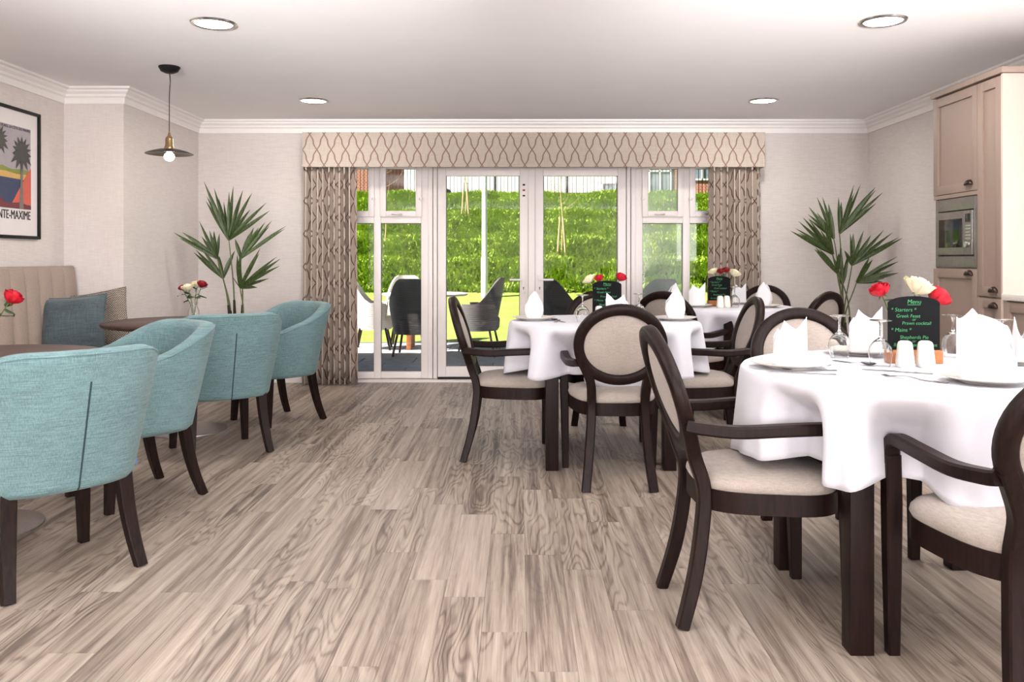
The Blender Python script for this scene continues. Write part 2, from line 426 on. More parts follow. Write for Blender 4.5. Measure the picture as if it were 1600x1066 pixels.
# cornice: stepped moulding mitred round the room
prof = [(0, -.118), (.012, -.118), (.016, -.075), (.03, -.066), (.034, -.05), (.055, -.034), (.06, -.02), (.082, -.014), (.085, 0), (0, 0)]
def cornice(name, path, label):
    """path: list of (x,y) wall corners, room on the left-hand side while walking; mitred"""
    P = [Vector((x, y)) for x, y in path]; rings = []
    for i, p in enumerate(P):
        nn = []
        for a, b2 in ((i-1, i), (i, i+1)):
            if a < 0 or b2 >= len(P): continue
            d = (P[b2]-P[a]).normalized(); nn.append(Vector((-d.y, d.x)))
        m = nn[0] if len(nn) == 1 else (nn[0]+nn[1])/(1+nn[0].dot(nn[1]))
        rings.append([(p.x+m.x*u, p.y+m.y*u, ZC+v) for u, v in prof])
    o = MB().loft(rings, True, True).build(name, M['trim'], angle=20); return struct(o, label)
cornice('trim_1', [(XR, .5), (XR, YB), (XL2, YB), (XL2, YP), (XL, YP), (XL, YF)], 'white stepped cornice round the ceiling')
bp = [(0, 0), (.016, 0), (.016, .105), (.010, .118), (0, .12)]
def base(name, path):
    P = [Vector((x, y)) for x, y in path]; rings = []
    for i, p in enumerate(P):
        nn = []
        for a, b2 in ((i-1, i), (i, i+1)):
            if a < 0 or b2 >= len(P): continue
            d = (P[b2]-P[a]).normalized(); nn.append(Vector((-d.y, d.x)))
        m = nn[0] if len(nn) == 1 else (nn[0]+nn[1])/(1+nn[0].dot(nn[1]))
        rings.append([(p.x+m.x*u, p.y+m.y*u, v) for u, v in bp])
    struct(MB().loft(rings, True, True).build(name, M['trim'], angle=20), 'white painted skirting board')
base('baseboard_left', [(OX0, YB), (XL2, YB), (XL2, YP)])
base('baseboard_right', [(XR, 5.40), (XR, YB), (OX1, YB)])

# ------------------------------------------------------------------ garden doors and windows, frame plane at YD
YD = 7.97; K = F/YD
def wx(px): return (px-808)/K
def wz(py): return HC-(py-405)/K
def fbar(mb, px0, px1, py0, py1, d0=0, d1=.07, ch=.006):
    mb.box(wx(px0), wx(px1), YD+d0, YD+d1, wz(py1), wz(py0), ch)
def frame_rect(px0, px1, py0, py1, t, d0, d1, tb=None):
    mb = MB(); tb = tb or t
    x0, x1, z0, z1 = wx(px0), wx(px1), wz(py1), wz(py0)
    mb.box(x0, x0+t, YD+d0, YD+d1, z0, z1, .006).box(x1-t, x1, YD+d0, YD+d1, z0, z1, .006)
    mb.box(x0+t-.001, x1-t+.001, YD+d0, YD+d1, z0, z0+tb, .006).box(x0+t-.001, x1-t+.001, YD+d0, YD+d1, z1-t, z1, .006)
    return mb
def pane(px0, px1, py0, py1, parent, mat=None, d=.035):
    o = MB().box(wx(px0), wx(px1), YD+d, YD+d+.006, wz(py1), wz(py0)).build('pane', mat or M['glass'], parent, smooth=False)
    gk = MB(); x0, x1, z0, z1 = wx(px0), wx(px1), wz(py1), wz(py0); t = .005
    for a in ((x0, x0+t, z0, z1), (x1-t, x1, z0, z1), (x0, x1, z0, z0+t), (x0, x1, z1-t, z1)):
        gk.box(a[0], a[1], YD+d-.006, YD+d, a[2], a[3])
    gk.build('gasket', M['gasket'], o, smooth=False)
    return o
TOP = 250; BOT = 591.5
def side_window(idx, sg, label):
    """sg=-1 left of the doors, 1 right; pixel positions mirrored about the door centre"""
    mx = lambda p: p if sg < 0 else 1662-p
    def R(a, b): return (a, b) if sg < 0 else (mx(b), mx(a))
    root = link('window_%d' % idx, None); struct(root, label)
    mb = MB()
    for a, b in ((510, 521), (584, 595), (658, 669)): fbar(mb, *R(a, b), TOP, BOT)
    fbar(mb, *R(521, 584), 338, 349); fbar(mb, *R(595, 658), 338, 349)
    fbar(mb, *R(521, 584), 581, BOT); fbar(mb, *R(595, 658), 581, BOT)
    fbar(mb, *R(521, 584), TOP, 256); fbar(mb, *R(595, 658), TOP, 256)
    mb.build('window_frame', M['upvc'], root)
    for a, b in ((521, 584), (595, 658)):
        hz = M['glass_painted_reflection'] if (sg > 0 and a == 595) else None
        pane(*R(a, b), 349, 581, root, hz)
        s = frame_rect(*R(a-1, b+1), 255, 339, .056, -.02, .045).build('sash', M['upvc'], root)
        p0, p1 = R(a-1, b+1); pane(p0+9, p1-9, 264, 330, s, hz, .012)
        h = MB(); cx = wx(sum(R(a, b))/2); z = wz(335)
        h.box(cx-.018, cx+.018, YD-.034, YD-.02, z-.008, z+.008, .003).box(cx-.085, cx+.01, YD-.046, YD-.034, z-.006, z+.006, .003)
        h.build('handle', M['steel'], s)
        st = MB(); ex = wx(R(a, b)[1] if sg < 0 else R(a, b)[0]); st.lathe([(0, -.012), (.016, -.012), (.018, 0), (.012, .012), (0, .013)], 12, (ex, YD-.028, wz(311)))
        st.build('stay_knob', M['upvc'], s)
side_window(1, -1, 'white framed window left of the garden doors')
side_window(2, 1, 'white framed window right of the garden doors')
# coupling posts and head
tp = MB()
for a, b in ((669, 676), (677, 683), (1662-683, 1662-677), (1662-676, 1662-669)): fbar(tp, a, b, TOP, BOT, -.012, .08)
fbar(tp, 683, 979, TOP, 262, -.012, .08)
tp.box(wx(500), wx(1162), YB+.005, YB+.25, .0, .018)
struct(tp.build('trim_2', M['upvc']), 'white posts, head and sill round the garden doors')
def garden_door(idx, p0, p1, hinge_left):
    root = link('door_%d' % idx, None); struct(root, 'white framed glazed garden door with lever handle')
    s = frame_rect(p0, p1, 262, 589, .078, -.01, .06, .098).build('door_frame', M['upvc'], root)
    pane(p0+13, p1-13, 271.5, 573, root)
    th = MB().box(wx(p0), wx(p1), YD-.02, YD+.06, .018, .03).build('threshold', M['black'], root, smooth=False)
    px = (p1-7) if hinge_left else (p0+7); sg = -1 if hinge_left else 1
    hd = MB(); hx = wx(px); z = wz(437)
    hd.box(hx-.016, hx+.016, YD-.02, YD-.01, z-.13, z+.04, .005)
    h = hd.build('handle_plate', M['upvc'], root)
    lv = MB().box(min(hx, hx+sg*.13), max(hx, hx+sg*.13), YD-.056, YD-.042, z-.009, z+.009, .004).tube([(hx, YD-.02, z), (hx, YD-.05, z)], .009)
    lv.build('lever', M['upvc'], h)
    kh = MB().lathe([(0, 0), (.006, 0), (.006, .003), (0, .003)], 12)
    kh.v = [(hx+x, YD-.0205-zz, z-.075+y) for x, y, zz in kh.v]; kh.box(hx-.003, hx+.003, YD-.0225, YD-.02, z-.095, z-.075)
    kh.build('keyhole', M['black'], h)
    return root
d1 = garden_door(1, 684, 825, True); d2 = garden_door(2, 836, 978, False)
mp_ = MB(); fbar(mp_, 825.3, 835.7, 262, 589, -.022, .06); mp_.build('meeting_post', M['upvc'], d1)
for py, m, h in ((289, 'black', .014), (297.5, 'darkred', .013), (306, 'black', .012)):
    MB().box(wx(816.5), wx(820.5), YD-.0125, YD-.010, wz(py)-h*.6, wz(py)+h*.6, .002).build('sticker', M[m], d1)

# ------------------------------------------------------------------ curtains and pelmet
def curtain(x0, x1, label, flip):
    n = 200; nz = 12; mb = MB(); uv = []; y0 = 7.72; zt, zb = 2.03, .012
    per = 9.6-1.1*flip; L = 0; pts = []
    rnd = random.Random(5+flip); ph = [rnd.uniform(-.5, .5) for _ in range(40)]
    for i in range(n+1):
        t = i/n; a = t*per*2*PI+.5*math.sin(t*9+flip)+.35*math.sin(t*23)
        pts.append((t, a))
    rows = []
    for k in range(nz+1):
        z = zt+(zb-zt)*k/nz; fl_ = smooth(0, 1, k/nz)
        row = []; Ls = [0]
        for i, (t, a) in enumerate(pts):
            amp = (.047+.013*math.sin(t*17+flip))*(1+.25*fl_)
            spread = 1+.05*fl_
            xc = (x0+x1)/2; x = xc+((x0+(x1-x0)*t)-xc)*spread+.010*math.sin(2*a)
            y = y0+amp*math.sin(a)
            row.append((x, y, z))
            if i: Ls.append(Ls[-1]+math.hypot(row[-1][0]-row[-2][0], row[-1][1]-row[-2][1]))
        rows.append(row)
        if k == 0: L0 = Ls
        uv += [(L0[i], z) for i in range(n+1)]
    mb.loft(rows, False, False); mb.uv = uv
    o = mb.build('curtain', M['trellis_curtain'], angle=80)
    sd = o.modifiers.new('cloth', 'SOLIDIFY'); sd.thickness = .003
    hem = None
    return tag(o, label, 'curtain', 'trellis curtains at the garden doors')
curtain(-1.95, -1.475, 'trellis linen curtain gathered beside the teal tub chairs', 0)
curtain(1.755, 2.235, 'trellis linen curtain gathered beside the laid dining tables', 1)
pl = MB(); X0, X1, Y0, Z0, Z1 = -1.945, 2.245, 7.655, 1.985, 2.30
vsx = []; pu = []
pl.add([(X0, YB-.022, Z0), (X0, Y0, Z0), (X1, Y0, Z0), (X1, YB-.022, Z0), (X0, YB-.022, Z1), (X0, Y0, Z1), (X1, Y0, Z1), (X1, YB-.022, Z1)],
       [(0, 1, 5, 4), (1, 2, 6, 5), (2, 3, 7, 6), (4, 5, 6, 7)])
d = YB-.022-Y0
pl.uv = [(-d, 0), (0, 0), (X1-X0, 0), (X1-X0+d, 0), (-d, Z1-Z0), (0, Z1-Z0), (X1-X0, Z1-Z0), (X1-X0+d, Z1-Z0)]
po = pl.build('pelmet', M['trellis'], smooth=False)
sd = po.modifiers.new('board', 'SOLIDIFY'); sd.thickness = .014; sd.offset = -1
tag(po, 'trellis linen box pelmet above the garden doors', 'pelmet')

# ================================================================== LIGHT FITTINGS
for x, y, lb in ((-1.66, 4.62, 'round recessed ceiling light above the teal tub chairs'), (1.98, 4.57, 'round recessed ceiling light nearest the tall cupboards'),
                 (-1.655, 6.87, 'round recessed ceiling light beside the pendant lamp'), (2.0, 6.87, 'round recessed ceiling light over the curtain-side dining table')):
    t = thing('recessed_light', lb, 'ceiling light', (x, y, ZC), 0, 'recessed ceiling lights')
    MB().lathe([(.098, -.003), (.104, -.010), (.118, -.008), (.124, 0), (.098, 0)], 40).build('bezel', M['chrome'], t)
    MB().lathe([(.0, -.006), (.06, -.0065), (.099, -.005), (.099, -.001), (0, -.001)], 40).build('diffuser', M['led'], t)
    a = area('downlight_glow', (x, y, ZC-.02), (0, 0, -1), .19, .19, 9, (1, .95, .88), 'DISK'); 
px_, py_ = -2.33, 5.66
t = thing('pendant_lamp', 'black dish pendant lamp with brass holder and lit bulb', 'lamp', (px_, py_, ZC))
MB().lathe([(0, 0), (.068, 0), (.070, -.006), (.055, -.032), (.030, -.044), (0, -.046)], 32).build('ceiling_rose', M['black'], t)
MB().tube(spline([(0, 0, -.04), (.006, 0, -.10), (0, 0, -.2), (0, 0, -.46)], 6), .0035, 8).build('cord', M['bronze'], t)
MB().lathe([(.004, -.435), (.008, -.45), (.012, -.465), (.022, -.475), (.026, -.485), (.027, -.53), (.031, -.535), (.034, -.55), (.034, -.562), (0, -.562)], 24).build('lamp_holder', M['brass'], t)
sh = MB().lathe([(.03, -.552), (.07, -.556), (.115, -.568), (.152, -.583), (.1535, -.586), (.151, -.587), (.115, -.573), (.07, -.561), (.03, -.557)], 48).build('lamp_shade', M['shade'], t)
MB().lathe([(.014, -.562), (.016, -.575), (.030, -.590), (.034, -.603), (.030, -.618), (.016, -.630), (0, -.633)], 24).build('bulb', M['bulb'], t)
pl_ = bpy.data.lights.new('bulb_glow', 'POINT'); pl_.energy = 5; pl_.color = (1, .85, .65); pl_.shadow_soft_size = .035
plo = link('bulb_glow', pl_); plo.location = (px_, py_, ZC-.66)

# ================================================================== LEFT SIDE
# framed travel poster
YW0, YW1, PZ0, PZ1 = 5.36, 6.02, 1.29, 2.18
t = thing('framed_poster', 'black framed seaside travel poster on the wall above the banquette', 'picture', (XL, (YW0+YW1)/2, PZ0))
hw = (YW1-YW0)/2; hh = PZ1-PZ0; fw = .022
fm = MB()
fm.box(0, .028, -hw, -hw+fw, 0, hh, .003).box(0, .028, hw-fw, hw, 0, hh, .003).box(0, .028, -hw+fw, hw-fw, 0, fw, .003).box(0, .028, -hw+fw, hw-fw, hh-fw, hh, .003)
fm.build('frame', M['black'], t)
MB().box(.001, .012, -hw+.02, hw-.02, .02, hh-.02).build('mount', plain('poster_mount_white', srgb(226, 220, 222), .6, var=.01), t, smooth=False)
def flat(name, pts, x, c, par):
    vs = [(x, p[0], p[1]) for p in pts]+[(x-.0008, p[0], p[1]) for p in pts]; n = len(pts)
    fs = [tuple(range(n)), tuple(range(2*n-1, n-1, -1))]+[(i, (i+1) % n, n+(i+1) % n, n+i) for i in range(n)]
    return MB().add(vs, fs).build(name, plain('poster_'+name, c, .6, var=.05), par, smooth=False)
A0, A1, B0, B1 = -.225, .225, .205, .765     # printed picture
ar = flat('print_sky', [(A0, B0), (A1, B0), (A1, B1), (A0, B1)], .0130, srgb(168, 160, 168), t)
flat('print_hill', [(A0, .43), (A1, .43), (A1, .470), (.12, .478), (0, .468), (-.1, .485), (A0, .47)], .0138, srgb(128, 138, 70), ar)
flat('print_shore', [(A0, .40), (A1, .40), (A1, .445), (.05, .44), (-.08, .452), (A0, .44)], .0146, srgb(206, 166, 100), ar)
flat('print_sea', [(A0, B0), (A1, B0), (A1, .405), (A0, .41)], .0154, srgb(58, 68, 96), ar)
flat('print_sail', [(.0, .235), (A1, .235), (A1, .49), (.195, .47)], .0162, srgb(206, 98, 82), ar)
flat('print_boat', [(A0, B0), (A1, B0), (A1, .225), (.1, .25), (-.05, .235), (-.14, .275), (A0, .26)], .0170, srgb(112, 52, 58), ar)
flat('print_trunk', [(.085, B0), (.135, B0), (.125, .40), (.133, .56), (.105, .56), (.10, .40)], .0178, srgb(120, 112, 106), ar)
def palmblob(cy, cz, s):
    pts = []
    for k in range(28):
        a = 2*PI*k/28; r = s*(1 if k % 2 else .55)*(1.0 if math.sin(a) > -.3 else 1.35); 
        pts.append((max(A0, min(A1, cy+r*math.cos(a))), cz+r*.9*math.sin(a)))
    return pts
flat('print_palm', palmblob(.115, .60, .115), .0186, srgb(70, 70, 70), ar); flat('print_palm', palmblob(-.14, .665, .095), .0186, srgb(78, 78, 74), ar)
def text(s, size, mat, par, loc, rot, name='lettering', sx=1, shear=0, align='LEFT', ext=.0004):
    cu = bpy.data.curves.new(name, 'FONT'); cu.body = s; cu.size = size; cu.align_x = align; cu.extrude = ext; cu.shear = shear; cu.offset = -size*.014 if shear else 0
    o = bpy.data.objects.new('tmp', cu); COL.objects.link(o)
    dg = bpy.context.evaluated_depsgraph_get(); me = bpy.data.meshes.new_from_object(o.evaluated_get(dg)); bpy.data.objects.remove(o); bpy.data.curves.remove(cu)
    me.materials.clear(); me.materials.append(mat)
    for v in me.vertices: v.co.x *= sx
    q = link(name, me, par); q.location = loc; q.rotation_euler = rot; return q
blk = plain('poster_ink_black', srgb(34, 30, 32), .7)
text('SAINTE-MAXIME', .085, blk, t, (.0135, A1, .133), (PI/2, 0, PI/2), 'lettering', .74, align='RIGHT', ext=.0012)
text('SA PLAGE, LA CÔTE DES MAURES', .026, blk, t, (.0142, A1-.004, .742), (PI/2, 0, PI/2), 'lettering', .95, align='RIGHT')

# banquette along the left wall, ending at the pier
BX0, BX1, BY0, BY1 = XL+.022, -2.78, 3.55, 6.36
t = thing('banquette', 'taupe upholstered banquette with vertical channelled back', 'bench', (BX0, BY1, 0))
W_ = BX1-BX0; L_ = BY1-BY0
MB().box(.02, W_-.04, -L_, 0, 0, .11).build('plinth', M['dark'], t)
MB().box(.0, W_-.015, -L_, 0, .11, .36, .01).build('seat_base', M['bench'], t)
MB().box(.10, W_, -L_, 0, .36, .48, .035).build('seat_cushion', M['bench'], t)
MB().box(.0, .05, -L_, 0, .36, 1.095, .004).build('back_panel', M['dark'], t)
cw = .157; n = int(L_/cw); cw = L_/n
cm = MB(); zs = [(.46, .135), (.6, .122), (.8, .108), (.95, .096), (1.05, .085), (1.085, .075), (1.10, .058)]
rings = []
for z, dd in zs:
    r = [(.045, -cw/2+.002, z)]
    for k in range(11):
        u = -1+2*k/10; r.append((.045+(dd-.045)*(.62+.38*math.sqrt(max(0, 1-u*u*.98))), u*(cw/2-.001), z))
    r.append((.045, cw/2-.002, z)); rings.append(r)
cm.loft(rings); cme = cm.mesh('channel', True, 60); cme.materials.append(M['bench'])
for i in range(n):
    o = link('channel', cme, t); o.location = (0, -cw*(i+.5), 0)

def cushion(name, size, thick, mat, pip, loc, rot, label):
    n = 20; mb = MB()
    for sg in (1, -1):
        rows = []
        for i in range(n+1):
            row = []
            for j in range(n+1):
                u = -1+2*i/n; v = -1+2*j/n
                e = (1-u**4)*(1-v**4); puff = thick/2*e**.55
                pinch = 1-.07*(1-abs(u))*(v*v)**2
                px = u*size/2*(1-.06*(1-v*v)); pz = v*size/2*(1-.06*(1-u*u))
                row.append((px, sg*puff+.004*math.sin(5*u+3*v), pz))
            rows.append(row)
        mb.loft(rows, False, False)
    o = mb.build(name, mat, angle=70); o.location = loc; o.rotation_euler = rot
    ed = []
    for k in range(4):
        for i in range(n):
            u = -1+2*i/n
            a = [(u, -1), (1, u), (-u, 1), (-1, -u)][k]
            ed.append((a[0]*size/2*(1-.06*(1-a[1]**2)), .004*math.sin(5*a[0]+3*a[1]), a[1]*size/2*(1-.06*(1-a[0]**2))))
    MB().tube(ed, .006, 6, loop=True).build('piping', pip, o)
    return tag(o, label, 'cushion')
cushion('cushion', .44, .15, M['weave'], M['weave'], (-3.09, 6.22, .695), (math.radians(-14), math.radians(-10), math.radians(8)), 'black and cream woven cushion leaning on the pier')
cushion('cushion', .43, .16, M['slate'], M['slate'], (-3.115, 5.93, .68), (math.radians(-16), math.radians(-4), math.radians(10)), 'slate blue cushion in front of the black and cream woven cushion')

# round pedestal tables
def pedestal(loc, label):
    t = thing('pedestal_table', label, 'table', loc, 0, 'round pedestal tables beside the banquette')
    MB().lathe([(0, .700), (.48, .700), (.512, .708), (.52, .718), (.52, .728), (.514, .735), (0, .735)], 72).build('table_top', M['darkx'], t, angle=50)
    MB().lathe([(0, .685), (.13, .685), (.13, .70), (0, .70)], 24).build('top_plate', M['black'], t)
    MB().lathe([(.036, .01), (.036, .69)], 24, cap=True).build('column', M['steel'], t)
    MB().lathe([(0, .022), (.06, .022), (.24, .012), (.268, .007), (.27, 0), (0, 0)], 64).build('base', M['steel'], t)
    return t
T_A = (-2.32, 3.60, 0); T_B = (-2.23, 5.68, 0)
pedestal(T_A, 'dark round pedestal table holding a single red rose'); pedestal(T_B, 'dark round pedestal table under the pendant lamp')

# teal tub chair
def tub_chair():
    t = thing('tub_chair', '', 'chair')
    a_, b_, nn = .335, .315, 2.5; pm_ = math.radians(128)
    def P(phi):
        sx = math.copysign(abs(math.sin(phi))**(2/nn), math.sin(phi)); cy = math.copysign(abs(math.cos(phi))**(2/nn), math.cos(phi))
        return Vector((a_*sx, -b_*cy))
    def N(phi):
        d = (P(phi+.01)-P(phi-.01)).normalized(); return Vector((d.y, -d.x))
    def H(phi): return .838-.19*smooth(.45, 2.2, abs(phi))
    def section(phi):
        h = H(phi); back = max(0, math.cos(phi))
        s = [(-.088, .328), (-.062, .331), (-.05, .345)]
        for k in range(7):
            u = k/6; s.append((-.047+(.045+.062*back)*u, .36+(h-.04-.36)*u))
        e = s[-1][0]
        s += [(e+.002, h-.02), (e-.008, h-.006), (e-.03, h), (e-.055, h-.003), (e-.075, h-.018), (e-.082, h-.045)]
        for k in range(1, 5):
            u = k/4; s.append((e-.082-.022*u*(1 if True else 0), h-.045-(h-.045-.42)*u))
        return s
    rings = []; steps = 56
    for i in range(steps+1):
        phi = -pm_+2*pm_*i/steps; p = P(phi); nv = N(phi)
        rings.append([(p.x+nv.x*o, p.y+nv.y*o, z) for o, z in section(phi)])
    # rounded arm fronts
    def endcap(r, phi, sgn):
        d = (P(phi)-P(phi-sgn*.02)).normalized(); c = Vector((sum(q[0] for q in r)/len(r), sum(q[1] for q in r)/len(r))); out = []
        for s_, off in ((.86, .018), (.55, .030), (.12, .034)):
            out.append([(c.x+(q[0]-c.x)*s_+d.x*off, c.y+(q[1]-c.y)*s_+d.y*off, .56+(q[2]-.56)*(1-(1-s_)*.22)) for q in r])
        return out
    rings = list(reversed(endcap(rings[0], -pm_, -1)))+rings+endcap(rings[-1], pm_, 1)
    MB().loft(rings).build('shell', M['teal'], t, angle=55)
    # seat base and cushion
    def outline(off, front):
        pts = []
        for i in range(41):
            phi = -pm_+2*pm_*i/40; p = P(phi)+N(phi)*off; pts.append((p.x, p.y))
        x_, y_ = pts[-1]
        pts += [(x_*.8, front-.01), (x_*.4, front), (0, front+.004), (-x_*.4, front), (-x_*.8, front-.01)]
        return pts
    o1 = outline(-.07, .235); sc = lambda pts, k, z: [(x*k, y*k, z) for x, y in pts]
    MB().loft([sc(o1, .97, .328), sc(o1, 1, .34), sc(o1, 1, .43)]).build('seat_base', M['teal'], t, angle=50)
    o2 = outline(-.10, .25)
    MB().loft([sc(o2, .97, .42), sc(o2, 1, .44), sc(o2, 1, .465), sc(o2, .97, .485), sc(o2, .8, .497), sc(o2, .4, .503), sc(o2, .05, .504)]).build('seat_cushion', M['teal'], t, angle=60)
    # centre back seam and top piping
    p = P(0); nv = N(0)
    MB().tube([(p.x+nv.x*(o+.0005), p.y+nv.y*(o+.0005), z) for o, z in section(0)[1:10] if z < .75], .0032, 6).build('seam', M['teal_seam'], t)
    pp = []
    for i in range(57):
        phi = -pm_+2*pm_*i/56; o, z = section(phi)[10]; p = P(phi); nv = N(phi); pp.append((p.x+nv.x*o, p.y+nv.y*o, z+.004))
    MB().tube(pp, .0035, 6).build('piping', M['teal'], t)
    for sx in (-1, 1):
        pth = spline([(sx*.20, -.175, .35), (sx*.207, -.195, .22), (sx*.217, -.225, .1), (sx*.228, -.262, 0)], 6)
        MB().sweep(pth, lambda i: rect(.027-.008*i/18, .024-.006*i/18), side=(1, 0, 0)).build('leg', M['legdark'], t)
        pth = [(sx*.205, .17, .35), (sx*.213, .178, .17), (sx*.22, .187, 0)]
        MB().sweep(pth, lambda i: rect(.026-.004*i, .026-.004*i), side=(1, 0, 0)).build('leg', M['legdark'], t)
    return t
def face(dx, dy): return math.atan2(dy, dx)-PI/2
gtub = 'teal tub chairs at the pedestal tables'
tc = tub_chair(); tc['group'] = gtub
tc.location = (-1.755, 3.15, 0); tc.rotation_euler.z = face(-.78, .62)
tc['label'] = 'teal tub chair with seamed back turned outward at the single-rose table'
dup(tc, (-1.879, 4.09, 0), face(-.66, -.75), 'teal tub chair with open seat, at single-rose table, back to seamed-back tub chair', gtub)
dup(tc, (-1.81, 5.12, 0), face(-.58, .81), 'teal tub chair with seamed back turned outward at the pendant lamp table', gtub)
dup(tc, (-1.735, 6.03, 0), face(-.66, -.75), 'teal tub chair with open seat, beside the curtain', gtub)
tg = MB().box(.284, .291, -.11, -.085, .345, .375).build('fabric_tag', plain('blue_tag', srgb(96, 130, 180), .7), tc, smooth=False)

# roses
def bloom_mesh(r=.03, seed=1, openness=.5):
    rnd = random.Random(seed); mb = MB()
    for layer, (n, rad, h, flare) in enumerate([(3, .26, 1.45, -.3), (3, .42, 1.45, -.15), (4, .60, 1.42, .0), (5, .82, 1.32, .12*openness*2), (6, 1.0, 1.12, .3*openness*2)]):
        for k in range(n):
            a0 = 2*PI*k/n+layer*.7+rnd.uniform(-.15, .15); wd = 2*PI/n*.72
            rows = []
            for i in range(6):
                v = i/5; row = []
                for j in range(7):
                    u = -1+2*j/6; a = a0+u*wd
                    rr_ = r*rad*(math.sin(min(1, v*1.25+.12)*PI/2))*(1+flare*v*v)+.0015*(1 if abs(u) > .8 else 0)
                    z = r*(h*v*1.15*(1-.22*u*u*v))+r*.05
                    row.append((rr_*math.cos(a), rr_*math.sin(a), z))
                rows.append(row)
            mb.loft(rows, False, False)
    # sepals
    return mb
rose_me = {}
for nm, op, sd_ in (('red', .35, 1), ('darkred', .35, 2), ('cream', .8, 3)):
    me = bloom_mesh(.03, sd_, op).mesh('bloom', True, 80); me.materials.append(M[nm]); rose_me[nm] = me
lm = MB()
rows = []
for i in range(7):
    v = i/6; wv = .016*math.sin(PI*min(1, v*.93+.05))**.8
    rows.append([(-wv, v*.055, .004+.012*v*v-.01*v), (0, v*.055, .012*v*(1-v)), (wv, v*.055, .004+.012*v*v-.01*v)])
lm.loft(rows, False, False); leaf_me = lm.mesh('leaf', True, 80); leaf_me.materials.append(M['leaf'])
def vase(loc, h, r, label):
    t = thing('glass_vase', label, 'vase', loc)
    MB().lathe([(0, 0), (r*.95, 0), (r, .006), (r*1.0, h*.5), (r*.72, h*.72), (r*.62, h*.85), (r*.78, h), (r*.70, h), (r*.55, h*.85), (r*.65, h*.72), (r*.92, h*.5), (r*.92, .012), (0, .010)], 32).build('glass', M['crystal'], t, angle=60)
    return t
def rose(base, tip, color, label, leaves=3, seed=0, scale=1.0):
    rnd = random.Random(seed); b_, tp_ = Vector(base), Vector(tip); d_ = tp_-b_
    t = thing('rose', label, 'flower', base)
    pth = spline([(0, 0, 0), (d_.x*.25, d_.y*.25, d_.z*.45), (d_.x*.7, d_.y*.7, d_.z*.8), tuple(d_)], 6)
    MB().tube(pth, .0024, 6).build('stem', M['stemgreen'], t)
    o = link('bloom', rose_me[color], t); o.location = d_; q = (pth[-1]-pth[-4]).normalized().to_track_quat('Z', 'Y'); o.rotation_euler = q.to_euler(); o.scale = (scale,)*3
    sp = MB()
    for k in range(5):
        a = 2*PI*k/5; sp.add([(0, 0, .002), (.012*math.cos(a-.4), .012*math.sin(a-.4), .008), (.028*math.cos(a), .028*math.sin(a), -.002), (.012*math.cos(a+.4), .012*math.sin(a+.4), .008)], [(0, 1, 2, 3)])
    s = sp.build('sepals', M['stemgreen'], t); s.location = d_; s.rotation_euler = q.to_euler()
    for k in range(leaves):
        l = link('leaf', leaf_me, t); f_ = .5+.32*k/max(1, leaves-1)+rnd.uniform(-.03, .03); p = pth[min(len(pth)-1, int(f_*len(pth)))]
        l.location = p; l.rotation_euler = (rnd.uniform(-.5, .5), rnd.uniform(-.3, .3), rnd.uniform(0, 2*PI)); 
    return t
v1 = (-2.205, 3.50, .7355)
vase(v1, .12, .034, 'small glass vase holding a single red rose')
rose((v1[0], v1[1], v1[2]+.015), (-2.125, 3.53, .965), 'red', 'bright red rose alone in the glass vase', 5, 1, 1.15)
v2 = (-2.19, 5.72, .7355)
vase(v2, .125, .036, 'small glass bottle vase on the pendant lamp table')
rose((v2[0], v2[1], v2[2]+.015), (-2.215, 5.70, .935), 'cream', 'cream rose in the bottle vase under the pendant lamp', 3, 2)
rose((v2[0]+.004, v2[1], v2[2]+.015), (-2.145, 5.73, .955), 'darkred', 'dark red rose upright in the bottle vase under the pendant lamp', 5, 3)
rose((v2[0]-.004, v2[1], v2[2]+.015), (-2.265, 5.73, .94), 'darkred', 'dark red rose bud leaning left in the bottle vase under the pendant lamp', 4, 4, .7)
rose((v2[0], v2[1]+.006, v2[2]+.015), (-2.185, 5.76, .955), 'cream', 'pale rose behind the cream rose in the bottle vase', 2, 5, .9)

